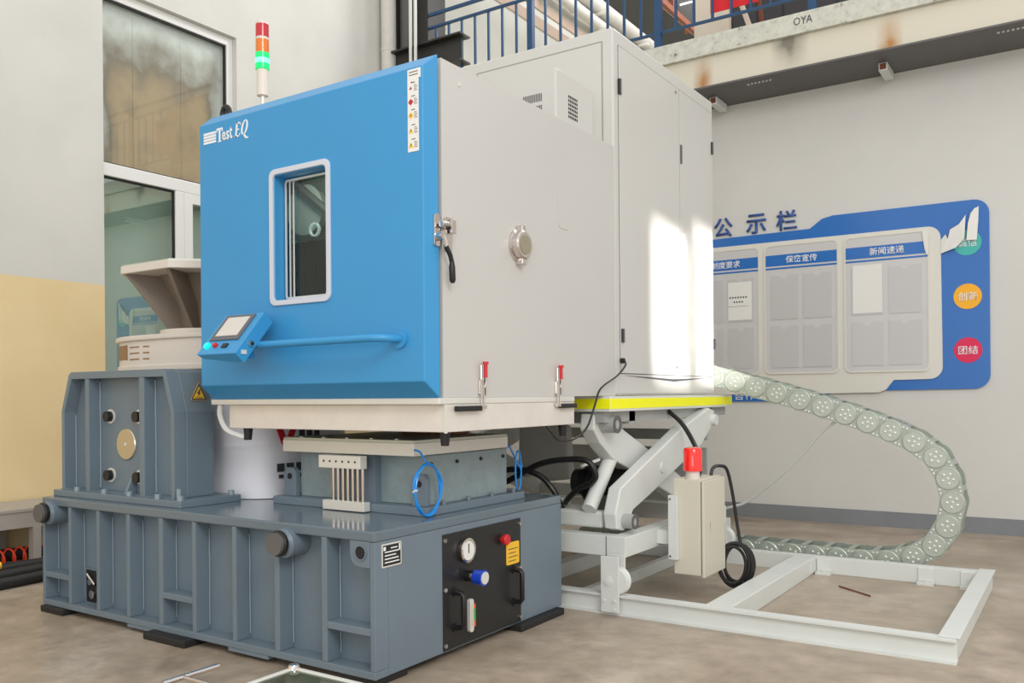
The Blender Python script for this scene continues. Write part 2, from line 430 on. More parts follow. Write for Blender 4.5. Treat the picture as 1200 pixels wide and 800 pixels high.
def text(name, body, org, right, upv, wd, ht, m, parent, bold=0.0, shear=0.0, depth=0.003, extra=None):
    """lettering fitted to a wd x ht rectangle whose lower left corner is org"""
    c = bpy.data.curves.new(name, 'FONT'); c.body = body; c.offset = bold; c.shear = shear; c.resolution_u = 2
    t = bpy.data.objects.new(name, c); COL.objects.link(t)
    bpy.context.view_layer.update()
    me = bpy.data.meshes.new_from_object(t.evaluated_get(bpy.context.evaluated_depsgraph_get()))
    bpy.data.objects.remove(t)
    bm = bmesh.new(); bm.from_mesh(me)
    if extra: extra(bm)
    xs = [v.co.x for v in bm.verts]; ys = [v.co.y for v in bm.verts]
    x0, x1, y0, y1 = min(xs), max(xs), min(ys), max(ys)
    R, U, O = Vector(right), Vector(upv), Vector(org); N = R.cross(U)
    ex = bmesh.ops.extrude_face_region(bm, geom=list(bm.faces))
    top = {v for v in ex['geom'] if isinstance(v, bmesh.types.BMVert)}
    for v in bm.verts:
        p = O + R * ((v.co.x - x0) / (x1 - x0) * wd) + U * ((v.co.y - y0) / (y1 - y0) * ht)
        if v in top: p += N * depth
        v.co = p
    me2 = bpy.data.meshes.new(name); bm.to_mesh(me2); bm.free(); me2.materials.append(m)
    o = bpy.data.objects.new(name, me2); COL.objects.link(o)
    if parent: attach(o, parent)
    return o
def bolt_mesh(b, p, d, r, h, seg=6):
    p = Vector(p); b.cyl(p, p + Vector(d) * h, r, seg=seg)

# ================================================================ SETTING
struct('floor', B().box(-9, 9, -8, 20, -0.2, 0), FLOOR)

XW = -8.6
GY0, GY1, GZ0, GZ1 = 5.265, 6.99, 1.30, 5.86   # window opening in the left wall
b = B()
b.box(XW-0.3, XW, -4, GY0, 0, 11); b.box(XW-0.3, XW, GY1, 22, 0, 11)
b.box(XW-0.3, XW, GY0, GY1, 0, GZ0); b.box(XW-0.3, XW, GY0, GY1, GZ1, 11)
struct('wall_left', b, LEFT_WALL)
# window: frame, transom, mullion, panes
win = bpy.data.objects.new('window_1', None); COL.objects.link(win); win.location = (XW-0.1, 6.1, GZ0); win['kind'] = 'structure'
FX0, FX1 = XW-0.16, XW-0.07
b = B(); b.ring([(GY1, GZ1), (GY0, GZ1), (GY0, GZ0), (GY1, GZ0)], [(GY1-0.09, GZ1-0.10), (GY0+0.015, GZ1-0.10), (GY0+0.015, GZ0+0.08), (GY1-0.09, GZ0+0.08)], 'x', FX0, FX1)
obj('window_frame', b, UPVC, win, bevel=0.008)
obj('transom', B().box(FX0, FX1+0.005, GY0+0.015, GY1-0.09, 3.865, 4.005), UPVC, win, bevel=0.01)
b = B(); b.box(FX0, FX1+0.003, 6.175, 6.29, GZ0+0.08, 3.865)
obj('mullion', b, UPVC, win, bevel=0.008)
b = B(); b.ring(rr(6.29, GY1-0.09, GZ0+0.08, 3.865, 0.005, 1), rr(6.40, GY1-0.19, GZ0+0.2, 3.75, 0.005, 1), 'x', FX0, FX1+0.006)
obj('casement_frame', b, UPVC, win, bevel=0.006)
b = B(); b.ring(rr(GY0+0.015, 6.175, GZ0+0.08, 3.865, 0.003, 1), rr(GY0+0.03, 6.158, GZ0+0.10, 3.845, 0.003, 1), 'x', XW-0.125, XW-0.088)
obj('pane_seal', b, SEAL, win)
b = B(); b.ring(rr(GY0+0.015, GY1-0.09, 4.005, GZ1-0.10, 0.003, 1), rr(GY0+0.028, GY1-0.108, 4.018, GZ1-0.118, 0.003, 1), 'x', XW-0.125, XW-0.088)
obj('pane_seal', b, SEAL, win)
obj('pane', B().box(XW-0.112, XW-0.104, GY0+0.02, GY1-0.1, 4.01, GZ1-0.105), GLASS, win)
obj('pane', B().box(XW-0.112, XW-0.104, GY0+0.02, 6.17, GZ0+0.085, 3.86), COATED, win)
obj('pane', B().box(XW-0.112, XW-0.104, 6.39, GY1-0.18, GZ0+0.19, 3.76), COATED, win)
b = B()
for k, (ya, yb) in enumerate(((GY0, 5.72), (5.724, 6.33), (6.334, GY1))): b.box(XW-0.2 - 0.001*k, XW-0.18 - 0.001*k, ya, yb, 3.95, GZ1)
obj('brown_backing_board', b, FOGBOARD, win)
obj('dark_backing', B().box(XW-0.299, XW-0.28, GY0, GY1, GZ0, 3.95), DARKROOM, win)

YB = 10.41
struct('wall_back', B().box(XW, 8, YB, YB+0.25, 0, 5.40), WHITE_WALL)
struct('baseboard_back', B().box(XW, 8, YB-0.012, YB, 0, 0.17), GREY_BAND)
struct('ceiling', B().box(XW, 8, 9.64, 20, 5.41, 5.635), SLAB)
# thin pink-brown strips on the upper left wall
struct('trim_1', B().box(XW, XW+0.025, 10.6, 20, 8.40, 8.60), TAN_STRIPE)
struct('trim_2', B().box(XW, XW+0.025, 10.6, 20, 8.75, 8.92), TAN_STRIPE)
# upper hall behind the railing
struct('wall_far', B().box(XW, 8, 20, 20.2, 5.6, 12), WHITE_WALL)
w2 = bpy.data.objects.new('window_2', None); COL.objects.link(w2); w2.location = (-7.9, 19.95, 10.0); w2['kind'] = 'structure'
obj('bright_pane', B().box(-8.25, -7.70, 19.97, 19.99, 10.05, 11.0), WINLIGHT, w2)
obj('window_frame', B().ring(rr(-8.32, -7.62, 9.97, 11.08, 0.01, 1), rr(-8.23, -7.72, 10.07, 10.98, 0.01, 1), 'y', 19.93, 19.998), DARK_STEEL, w2)
cb_ = thing('crane_beam', 'dark steel crane beam with rusty rail high behind the blue railing', 'beam', (-6.7, 15, 8.4))
obj('web', B().box(-6.95, -6.92, 10.8, 19.9, 8.44, 9.25), BLACK_STEEL, cb_)
obj('bottom_flange', B().box(-7.05, -6.25, 10.8, 19.9, 8.40, 8.44), BLACK_STEEL, cb_)
obj('top_flange', B().box(-7.05, -6.80, 10.8, 19.9, 9.25, 9.29), BLACK_STEEL, cb_)
obj('rusty_rail', B().box(-6.10, -6.02, 10.8, 19.9, 8.18, 8.28), RUST, cb_)
obj('bright_rail_edge', B().box(-6.16, -6.13, 10.8, 19.9, 8.24, 8.27), ALU, cb_)
for q in range(7):
    y = 11.6 + 1.2*q
    obj('stiffener', B().box(-6.92, -6.5, y, y+0.03, 8.44, 9.25), DARK_STEEL, cb_)
    obj('hanger', B().box(-6.3, -6.02, y+0.3, y+0.36, 8.28, 8.40), RUST, cb_)

text('painted_mark', 'OYA', (-2.66, 9.639, 5.50), (1, 0, 0), (0, 0, 1), 0.20, 0.085, INK, bpy.data.objects['ceiling'], depth=0.002)
# steel beam under the slab edge
sb = thing('steel_beam', 'long cream painted steel beam with rust stains under the mezzanine slab edge', 'beam', (0, 9.7, 5.03))
obj('web', B().box(-8.3, 8, 9.70, 9.73, 5.05, 5.41), BEAM, sb)
obj('bottom_flange', B().box(-8.3, 8, 9.64, YB-0.002, 5.03, 5.05), DARK_STEEL, sb)
b = B()
for x0 in (-3.22, -0.72):
    for k in range(7): b.cyl((x0 + 0.042*k, 9.80, 5.031), (x0 + 0.042*k, 9.80, 5.018), 0.012, seg=8)
o = obj('flange_dots', b, LIFT, sb)  # rows of small pale dots under the flange
for x, lab in ((-3.75, 'short steel stub under the beam right above the machine corner'), (-1.86, 'short steel stub under the beam above the blue notice board')):
    t = thing('bracket_stub', lab, 'bracket', (x, 10.2, 4.9), 'steel stubs under the mezzanine beam')
    b = B(); b.box(x, x+0.09, 9.98, 10.33, 4.94, 5.028)
    obj('tube', b, LIFT, t, bevel=0.006)
    obj('rusty_end', B().box(x+0.015, x+0.075, 9.972, 9.98, 4.955, 5.015), RUST, t)

# ================================================================ COLUMN, PIPES
col = thing('steel_column', 'black steel H column in the corner behind the blue door', 'column', (-8.1, 9.85, 0))
obj('web', B().box(-8.36, -7.80, 9.86, 9.90, 0, 11), BLACK_STEEL, col)
obj('flange', B().box(-7.83, -7.79, 9.68, 10.08, 0, 11), BLACK_STEEL, col)
obj('flange', B().box(-8.42, -8.38, 9.68, 10.08, 0, 11), BLACK_STEEL, col)
b = B(); b.cyl((-8.28, 9.84, 0), (-8.28, 9.84, 11), 0.13, seg=24)
obj('down_pipe', b, DARK_STEEL, col, smooth=True)
st = thing('stub_beam', 'black steel I beam stub poking out of the corner column', 'beam', (-7.7, 9.64, 6.1))
obj('top_flange', B().box(-8.35, -7.11, 9.52, 9.76, 6.44, 6.465), BLACK_STEEL, st)
obj('bottom_flange', B().box(-8.35, -7.11, 9.52, 9.76, 6.08, 6.105), BLACK_STEEL, st)
obj('web', B().box(-8.35, -7.16, 9.63, 9.65, 6.105, 6.44), BLACK_STEEL, st)
for k, (x, lab) in enumerate(((-7.93, 'thin white conduit on the black column, left one of the pair'), (-7.84, 'thin white conduit on the black column, right one of the pair'))):
    o = obj('conduit', B().cyl((x, 9.46, 0), (x, 9.46, 11), 0.024, seg=10), WHITECORD, smooth=True)
    tag(o, lab, 'conduit', 'thin white conduits on the column')
for y, r, lab in ((9.60, 0.11, 'white vertical pipe on the left wall, farther from the black column'), (9.86, 0.12, 'white vertical pipe on the left wall, next to the black column')):
    t = thing('wall_pipe', lab, 'pipe', (-8.46, y, 0), 'white vertical pipes by the column')
    obj('pipe', B().cyl((-8.46, y, 0), (-8.46, y, 11), r, seg=24), PIPE_WHITE, t, smooth=True)
    for z in (3.6, 5.2, 6.5, 7.4):
        obj('joint_ring', B().cyl((-8.46, y, z), (-8.46, y, z+0.04), r+0.006, seg=24), PIPE_WHITE, t, smooth=True)
for zc, rad, lab in ((9.14, 0.11, 'lower white lagged pipe running along the upper left wall'), (9.54, 0.15, 'upper white lagged pipe running along the upper left wall')):
    t = thing('lagged_pipe', lab, 'pipe', (-8.4, 15, zc), 'white lagged pipes behind the railing')
    obj('pipe', B().cyl((-8.4, 10.6, zc), (-8.4, 19.9, zc), rad, seg=20), PIPE_WHITE, t, smooth=True)
    for k in range(4):
        y = 12.0 + 2.0*k
        obj('pipe_bracket', B().box(-8.598, -8.2, y, y+0.08, zc-rad-0.05, zc-rad), ALU, t)
        obj('joint_ring', B().cyl((-8.4, y+1, zc), (-8.4, y+1.05, zc), rad+0.012, seg=20), PIPE_WHITE, t, smooth=True)

# ================================================================ RAILING
rl = thing('blue_railing', 'blue steel safety railing along the mezzanine edge above the chamber', 'railing', (-3, 9.7, 5.635))
RY = 9.70
for zc, h in ((6.905, 0.045), (6.72, 0.035), (5.82, 0.03)):
    obj('rail', B().box(-7.78, 5.0, RY-0.02, RY+0.02, zc-h/2, zc+h/2), BLUE_RAIL, rl, bevel=0.005)
posts = [-6.08 + 1.803 * k for k in range(-0, 7)]
p0 = None
for x in posts:
    if p0 is None: p0 = obj('post', B().box(-0.04, 0.04, -0.04, 0.04, 5.635, 6.93), BLUE_RAIL, rl, bevel=0.005); p0.location = (x, RY, 0)
    else: clone(p0, rl, (x, RY, 0))
b0 = None
xs = []
for i in range(-1, 6):
    for k in range(1, 8): xs.append(-6.08 + 1.803 * i + 0.2254 * k)
for x in xs:
    if x < -7.7: continue
    if b0 is None: b0 = obj('baluster', B().box(-0.014, 0.014, -0.014, 0.014, 5.82, 6.72), BLUE_RAIL, rl); b0.location = (x, RY, 0)
    else: clone(b0, rl, (x, RY, 0))
tag(obj('banner', B().box(-3.66, -3.10, 9.79, 9.80, 5.94, 6.62), BANNER), 'red cloth banner hung behind the blue railing', 'banner')
t = thing('cabinet', 'cream cupboard standing on the mezzanine behind the railing', 'cabinet', (-4.15, 11.3, 5.635))
obj('body', B().box(-4.42, -3.905, 11.2, 11.7, 5.64, 7.4), PALECAB, t, bevel=0.01)
obj('door', B().box(-4.40, -3.925, 11.185, 11.2, 5.70, 7.36), PALECAB, t, bevel=0.004)
t = thing('machine_cabinet', 'dark machine cabinet standing on the mezzanine right of the cream cupboard', 'cabinet', (-3.3, 11.3, 5.635))
obj('body', B().box(-3.89, -1.5, 11.2, 12.0, 5.645, 7.6), DARKCAB, t, bevel=0.01)
for k in range(7): obj('panel', B().box(-3.86+0.33*k, -3.56+0.33*k, 11.185, 11.2, 5.75, 7.5), DARKCAB, t, bevel=0.004)
t = thing('crossed_strut', 'pale diagonal timber prop standing in front of the dark mezzanine cabinet', 'prop', (-3.2, 10.6, 5.635))
obj('leg', B().tube([(-3.33, 10.6, 5.63), (-3.62, 10.6, 6.5)], 0.035, 6), PALECAB, t)
obj('leg', B().tube([(-3.26, 10.6, 5.63), (-3.36, 10.6, 6.5)], 0.03, 6), RUST, t)

# ================================================================ NOTICE BOARD
nb = thing('notice_board', 'blue and white wall notice board with three poster panels', 'notice board', (-2.9, 10.4, 1.4))
X0, X1 = -6.6, -0.86
def corner(cx, cz, r, a0, n=6):
    return [(cx + r*math.cos(math.radians(a0 + 90*k/n)), cz + r*math.sin(math.radians(a0 + 90*k/n))) for k in range(n+1)]
pl = []
pl += [(X0, 1.395), (-2.72, 1.405), (-2.56, 1.45), (-2.44, 1.515)]
pl += corner(X1-0.15, 1.53+0.15, 0.15, 270)
pl += corner(X1-0.15, 3.53-0.15, 0.15, 0)
pl += [(-2.44, 3.535), (-2.56, 3.51), (-2.70, 3.41), (X0, 3.40)]
obj('blue_back_panel', B().prism(pl, 'y', 10.385, 10.408), BOARD_BLUE, nb)
pw = [(X0+0.1, 1.48), (-2.62, 1.49), (-1.95, 1.50), (-1.88, 1.53), (-1.80, 1.635)]
pw += corner(-1.31-0.13, 1.64+0.13, 0.13, 270)
pw += corner(-1.32-0.13, 3.29-0.13, 0.13, 0)
pw += [(X0+0.1, 3.31)]
obj('white_panel', B().prism(pw, 'y', 10.367, 10.385), BOARD_WHITE, nb)
sheets = [(-2.305, -1.44, '新闻速递'), (-3.22, -2.385, '保密宣传'), (-4.13, -3.295, '制度要求'), (-5.05, -4.2, '公告通知')]
R_, U_ = (1, 0, 0), (0, 0, 1)
for i, (a, c, tx) in enumerate(sheets[:3]):
    s = obj('poster_panel', B().prism(rr(a, c, 1.735, 3.245, 0.06), 'y', 10.358, 10.367), SHEET, nb)
    obj('border_rim', B().ring(rr(a-0.012, c+0.012, 1.723, 3.257, 0.07), rr(a+0.006, c-0.006, 1.741, 3.239, 0.055), 'y', 10.352, 10.367), BOARD_WHITE, s)
    obj('header_band', B().box(a+0.01, c-0.008, 10.355, 10.358, 3.005, 3.135), BOARD_BLUE, s)
    obj('header_line', B().box(a+0.01, c-0.008, 10.355, 10.358, 2.965, 2.985), BOARD_BLUE, s)
    mid = (a + c) / 2
    text('header_text', tx, (mid-0.17, 10.354, 3.03), R_, U_, 0.36, 0.085, LOGO_WHITE, s, bold=0.012)
    for (u0, u1, v0, v1) in ((a+0.07, mid-0.03, 2.37, 2.89), (mid+0.03, c-0.07, 2.37, 2.89), (a+0.07, mid-0.03, 1.80, 2.29), (mid+0.03, c-0.07, 1.80, 2.29)):
        obj('paper_pocket', B().prism([(u0, v0), (u1, v0), (u1, v1), ((u0+u1)/2+0.05, v1), ((u0+u1)/2+0.025, v1-0.035), ((u0+u1)/2-0.025, v1-0.035), ((u0+u1)/2-0.05, v1), (u0, v1)], 'y', 10.352, 10.357), POCKET, s)
    if i == 0: obj('paper', B().box(a+0.085, mid-0.035, 10.348, 10.351, 2.39, 2.93), PAPER, s)
    if i == 2:
        pp = obj('paper', B().box(mid+0.04, c-0.085, 10.348, 10.351, 2.39, 2.85), PAPER, s)
b = B()
for k in range(7): b.box(-3.655+0.033*k, -3.637+0.033*k, 10.3465, 10.348, 2.655, 2.675)
for k in range(4): b.box(-3.605+0.033*k, -3.587+0.033*k, 10.3465, 10.348, 2.60, 2.62)
b.box(-3.67, -3.42, 10.347, 10.348, 2.555, 2.559)
obj('printed_lines', b, INK, nb)
for (z, m_, tx) in ((3.08, TEAL, '诚信'), (2.51, ORANGE, '创新'), (1.94, CRIMSON, '团结')):
    d = obj('value_disc', B().prism(circ(-1.067, z, 0.135, 32), 'y', 10.381, 10.385), m_, nb)
    text('disc_text', tx, (-1.16, 10.380, z-0.045), R_, U_, 0.186, 0.09, LOGO_WHITE, d, bold=0.008)
# peeling white film hanging over the corner
b = B()
def film(poly, y0, y1):
    n = len(poly)
    A = [b.bm.verts.new((u, 10.372 - 0.035 * math.sin(3.1 * (u + 1.35) / 0.4) , v)) for u, v in poly]
    C = [b.bm.verts.new((u, 10.368 - 0.035 * math.sin(3.1 * (u + 1.35) / 0.4) , v)) for u, v in poly]
    b.bm.faces.new(A[::-1]); b.bm.faces.new(C)
    for i in range(n): b.bm.faces.new((A[i], A[(i+1) % n], C[(i+1) % n], C[i]))
film([(-1.318, 3.13), (-1.27, 3.185), (-1.25, 3.13), (-1.225, 3.23), (-1.14, 3.275), (-1.075, 3.37), (-1.09, 3.12), (-1.17, 3.03), (-1.318, 2.985)], 0, 0)
film([(-1.07, 3.10), (-1.055, 3.28), (-1.03, 3.38), (-0.995, 3.43), (-0.955, 3.45), (-0.96, 3.30), (-0.975, 3.10)], 0, 0)
obj('peeling_film', b, PAPER, nb)
b = B(); b.prism([(-1.50, 3.245), (-1.44, 3.235), (-1.435, 2.99), (-1.455, 2.985), (-1.475, 3.05)], 'y', 10.340, 10.345)
obj('curled_film_corner', b, PAPER, nb)
text('footer_text', '合作 · 诚信 · 团队', (-3.62, 10.384, 1.42), R_, U_, 1.02, 0.085, LOGO_WHITE, nb, bold=0.004)
for ch, a, c in (('公', -3.86, -3.625), ('示', -3.455, -3.215), ('栏', -3.09, -2.85)):
    o = text('wall_letter', ch, (a, 10.405, 3.425), R_, U_, c-a, 0.235, NAVY, None, bold=0.012, depth=0.02)
    tag(o, {'公': 'navy raised wall character nearest the chamber above the notice board', '示': 'navy raised wall character, middle of the three above the notice board', '栏': 'navy raised wall character farthest right of the three above the notice board'}[ch], 'letter', 'raised characters over the notice board')

# ================================================================ VIBRATION BASE
BX0, BX1, BY0, BY1, BZ0, BZ1 = -6.22, -3.05, 3.32, 5.21, 0.045, 0.806
vb = thing('vibration_base', 'blue grey ribbed steel base of the vibration system in the foreground', 'machine base', (-4.6, 4.26, 0))
DEP = 0.105
obj('body', B().box(BX0, BX1, BY0+DEP, BY1, BZ0, BZ1-0.055), BASE, vb, bevel=0.006)
obj('top_plate', B().box(BX0, BX1, BY0, BY1, BZ1-0.055, BZ1), BASETOP, vb, bevel=0.008)
obj('bottom_plate', B().box(BX0, BX1, BY0, BY0+DEP, BZ0, BZ0+0.04), BASE, vb, bevel=0.004)
ribs = [(-6.22, -6.19), (-5.89, -5.858), (-5.55, -5.518), (-5.21, -5.175), (-4.865, -4.825), (-4.535, -4.50), (-4.165, -4.13), (-3.805, -3.765), (-3.435, -3.395), (-3.085, -3.05)]
for a, c in ribs:
    r_ = obj('rib', B().box(a, c, BY0+0.002, BY0+DEP, BZ0+0.04, BZ1-0.055), BASE, vb, bevel=0.004)
    if c < -3.1:
        pts = [(c+0.006, BY0+DEP-0.006, BZ0+0.07 + 0.045*k) for k in range(14)]
        bb = B()
        bb.tube([(p[0]+random.uniform(-.001,.001), p[1], p[2]) for p in pts], 0.0045, 5)
        obj('weld_bead', bb, WELD, r_)
for i, z in ((0, 0.262), (4, 0.272), (8, 0.285)):
    obj('shelf_rib', B().box(ribs[i][1], ribs[i+1][0], BY0+0.002, BY0+DEP, z-0.019, z+0.019), BASE, vb, bevel=0.004)
obj('skirt_pad', B().box(-5.2, -4.9, BY0, BY0+0.06, BZ0-0.02, BZ0), BASE, vb)
obj('skirt_pad', B().box(-4.2, -3.86, BY0, BY0+0.06, BZ0-0.02, BZ0), BASE, vb)
# lifting eye plate, lower right corner rounded
eye = [(-3.225, 0.751), (-3.225, 0.68), (-3.215, 0.645), (-3.19, 0.622), (-3.155, 0.615), (-3.085, 0.615), (-3.085, 0.751)]
ep = obj('lifting_eye', B().prism(eye, 'y', BY0+0.001, BY0+0.05), BASE, vb, bevel=0.004)
obj('eye_hole', B().cyl((-3.145, BY0-0.003, 0.693), (-3.145, BY0+0.04, 0.693), 0.036, seg=24), SEAL, ep, smooth=True)
obj('eye_rim', B().ring(circ(-3.145, 0.693, 0.041, 24), circ(-3.145, 0.693, 0.034, 24), 'y', BY0-0.006, BY0+0.01), BASE, ep)
# round bumpers
for x, z in ((-6.10, 0.705), (-3.70, 0.70)):
    bu = obj('bumper', B().cyl((x, BY0+DEP, z), (x, BY0-0.02, z), 0.084, seg=28), BASE, vb, smooth=True)
    obj('collar', B().cyl((x, BY0-0.018, z), (x, BY0-0.04, z), 0.078, 0.06, seg=28), BASE, bu, smooth=True)
    obj('rubber_ring', B().lathe([(0.058, 0), (0.072, 0.015), (0.072, 0.03), (0.058, 0.042)], (x, BY0-0.035, z), (0, -1, 0)), BLACK, bu, smooth=True)
    obj('end_disc', B().cyl((x, BY0-0.075, z), (x, BY0-0.095, z), 0.062, seg=28), DARK_STEEL, bu, smooth=True)
# valve niche in second bay
nz = obj('valve_niche', B().ring(rr(-5.845, -5.675, 0.06, 0.325, 0.005, 1), rr(-5.835, -5.685, 0.09, 0.315, 0.005, 1), 'y', BY0+DEP-0.012, BY0+DEP), BASE, vb)
obj('niche_back', B().box(-5.837, -5.683, BY0+DEP-0.004, BY0+DEP, 0.088, 0.317), SEAL, nz)
b = B(); b.cyl((-5.76, BY0+DEP-0.005, 0.235), (-5.76, BY0+DEP-0.03, 0.235), 0.022); b.cyl((-5.745, BY0+DEP-0.005, 0.15), (-5.745, BY0+DEP-0.025, 0.15), 0.03); b.cyl((-5.80, BY0+DEP-0.02, 0.285), (-5.71, BY0+DEP-0.02, 0.22), 0.010)
obj('valve', b, CHROME, nz, smooth=True)
# rubber feet
for (x0, x1, y0, y1) in ((-6.2, -5.92, 3.29, 3.5), (-4.93, -4.52, 3.25, 3.5), (-3.32, -3.07, 3.34, 3.6), (-3.28, -3.0, 4.62, 5.16), (-6.2, -5.9, 4.9, 5.18)):
    obj('rubber_foot', B().box(x0, x1, y0, y1, 0.0, BZ0), RUBBER, vb, bevel=0.008)
# service panel on the right end
PX = BX1
pn = obj('service_panel', B().box(PX, PX+0.006, 3.878, 4.682, 0.055, 0.715), BLACKPANEL, vb, bevel=0.002)
for y in (3.892, 4.668):
    for z in (0.085, 0.40, 0.68):
        obj('panel_screw', B().cyl((PX+0.006, y, z), (PX+0.016, y, z), 0.013, seg=8), CHROME, pn)
g = obj('pressure_gauge', B().lathe([(0.066, 0), (0.072, 0.012), (0.072, 0.03), (0.06, 0.034), (0.058, 0.028)], (PX+0.006, 4.082, 0.60), (1, 0, 0)), CHROME, pn, smooth=True)
obj('gauge_face', B().cyl((PX+0.03, 4.082, 0.60), (PX+0.036, 4.082, 0.60), 0.056, seg=28), PAPER, g)
obj('gauge_needle', B().box(PX+0.036, PX+0.038, 4.078, 4.086, 0.585, 0.64), INK, g)
k = obj('regulator', B().cyl((PX+0.006, 4.10, 0.447), (PX+0.05, 4.10, 0.447), 0.032, seg=18), BLACK, pn, smooth=True)
obj('regulator_neck', B().cyl((PX+0.05, 4.10, 0.447), (PX+0.07, 4.10, 0.447), 0.037, seg=18), CHROME, k, smooth=True)
obj('blue_knob', B().cyl((PX+0.07, 4.10, 0.447), (PX+0.135, 4.10, 0.447), 0.042, 0.046, seg=18), BLUEKNOB, k, smooth=True)
obj('knob_cap', B().cyl((PX+0.135, 4.10, 0.447), (PX+0.14, 4.10, 0.447), 0.036, seg=18), ALU, k, smooth=True)
obj('red_button', B().lathe([(0.02, 0), (0.02, 0.02), (0.034, 0.022), (0.034, 0.04), (0.028, 0.046)], (PX+0.006, 4.47, 0.607), (1, 0, 0), 16), RED, pn, smooth=True)
yl = obj('warning_sticker', B().prism(rr(4.515, 4.660, 0.435, 0.575, 0.012, 3), 'x', PX+0.006, PX+0.009), YLABEL, pn)
b = B()
for q in range(4): b.box(PX+0.009, PX+0.010, 4.535, 4.64 - 0.02*(q % 2), 0.53-0.025*q, 0.535-0.025*q)
obj('sticker_print', b, INK, yl)
for (y, z0, z1) in ((3.985, 0.17, 0.375), (4.60, 0.195, 0.40)):
    b = B(); b.tube([(PX+0.006, y, z0), (PX+0.055, y, z0+0.004), (PX+0.068, y, z0+0.02), (PX+0.068, y, z1-0.02), (PX+0.055, y, z1-0.004), (PX+0.006, y, z1)], 0.016, 8)
    h = obj('panel_handle', b, BLACK, pn, smooth=True)
    for z in (z0, z1): obj('handle_foot', B().cyl((PX+0.006, y, z), (PX+0.014, y, z), 0.026, seg=14), BLACK, h, smooth=True)
lv = obj('level_gauge', B().prism(rr(4.10, 4.138, 0.115, 0.31, 0.018, 4), 'x', PX+0.006, PX+0.03), ALU, pn, bevel=0.002)
obj('sight_glass', B().box(PX+0.03, PX+0.034, 4.112, 4.126, 0.15, 0.275), GLASS, lv)
obj('green_scale', B().box(PX+0.012, PX+0.032, 4.140, 4.152, 0.18, 0.25), GREENM, lv)
obj('orange_scale', B().box(PX+0.012, PX+0.031, 4.140, 4.152, 0.145, 0.18), mat('orange_scale_mark', rgb(240, 110, 30), 0.4), lv)
obj('orange_scale', B().box(PX+0.012, PX+0.031, 4.140, 4.152, 0.25, 0.275), MATS['orange_scale_mark'], lv)
npl = obj('name_plate', B().prism(rr(3.372, 3.525, 0.612, 0.735, 0.008, 3), 'x', PX, PX+0.004), ALU, vb)
obj('plate_field', B().box(PX+0.004, PX+0.005, 3.380, 3.517, 0.620, 0.727), BLACKPANEL, npl)
b = B()
for q, (u0, u1) in enumerate(((0.06, 0.11), (0.012, 0.125), (0.012, 0.10), (0.012, 0.12), (0.012, 0.125))): b.box(PX+0.005, PX+0.006, 3.38+u0, 3.38+u1, 0.706-0.018*q, 0.712-0.018*q)
b.box(PX+0.005, PX+0.006, 3.383, 3.40, 0.70, 0.72); b.box(PX+0.005, PX+0.006, 3.503, 3.513, 0.69, 0.725)
obj('plate_print', b, LOGO_WHITE, npl)

# ================================================================ TRUNNION TOWER
TX0, TX1, TY0, TY1 = -6.19, -4.88, 3.45, 3.755
tw = thing('trunnion_tower', 'blue grey ribbed trunnion tower with bolted centre disc on the base end', 'machine support', (-5.5, 3.6, BZ1))
obj('foot_flange', B().box(-6.215, -4.75, 3.40, 3.87, BZ1, BZ1+0.045), BASE, tw, bevel=0.005)
ZT0, ZT1, ZS = BZ1+0.045, 1.69, 1.41
out = [(TX0, ZT0), (TX1, ZT0), (TX1, ZS), (TX1-0.085, ZT1-0.02), (TX1-0.115, ZT1), (TX0+0.125, ZT1), (TX0+0.095, ZT1-0.02), (TX0, ZS)]
tb = obj('tower_body', B().prism(out, 'y', TY0+0.09, TY1), BASE, tw, bevel=0.008)
inn = [(TX0+0.035, ZT0+0.005), (TX1-0.035, ZT0+0.005), (TX1-0.035, ZS-0.005), (TX1-0.113, ZT1-0.05), (TX1-0.125, ZT1-0.05), (TX0+0.14, ZT1-0.05), (TX0+0.13, ZT1-0.05), (TX0+0.035, ZS-0.005)]
obj('rim_frame', B().ring(out, inn, 'y', TY0, TY0+0.09), BASE, tw, bevel=0.004)
for a, c in ((-5.89, -5.845), (-5.255, -5.20)):
    r_ = obj('rib', B().box(a, c, TY0+0.001, TY0+0.09, ZT0, ZT1-0.05), BASE, tw, bevel=0.004)
    bb = B()
    bb.tube([(c+0.006+random.uniform(-.0015,.0015), TY0+0.085, ZT0+0.02+0.03*q) for q in range(26)], 0.006, 5)
    obj('weld_bead', bb, WELD, r_)
bb = B()
bb.tube([(TX0+0.041+random.uniform(-.0015,.0015), TY0+0.085, ZT0+0.02+0.03*q) for q in range(18)], 0.006, 5)
obj('weld_bead', bb, WELD, tw)
dc = obj('centre_disc', B().lathe([(0.11, 0), (0.11, 0.006), (0.104, 0.012)], (-5.53, TY0+0.09, 1.185), (0, -1, 0), 40), BRASS, tw, smooth=True)
obj('disc_bolt', B().cyl((-5.53, TY0+0.078, 1.185), (-5.53, TY0+0.075, 1.185), 0.012, seg=10), ALU, dc)
for x, z in ((-5.715, 1.375), (-5.375, 1.375), (-5.715, 0.965), (-5.375, 0.965)):
    wb = obj('socket_bolt', B().cyl((x, TY0+0.09, z), (x, TY0+0.082, z), 0.05, seg=20), ALU, tw, smooth=True)
    obj('bolt_head', B().cyl((x, TY0+0.082, z), (x, TY0+0.045, z), 0.036, seg=18), BLACK, wb, smooth=True)
obj('gusset', B().prism([(TY0+0.09, ZT0), (TY0+0.005, ZT0), (TY0+0.075, ZT0+0.15), (TY0+0.09, ZT0+0.15)], 'x', -5.445, -5.42), BASE, tw, bevel=0.004)
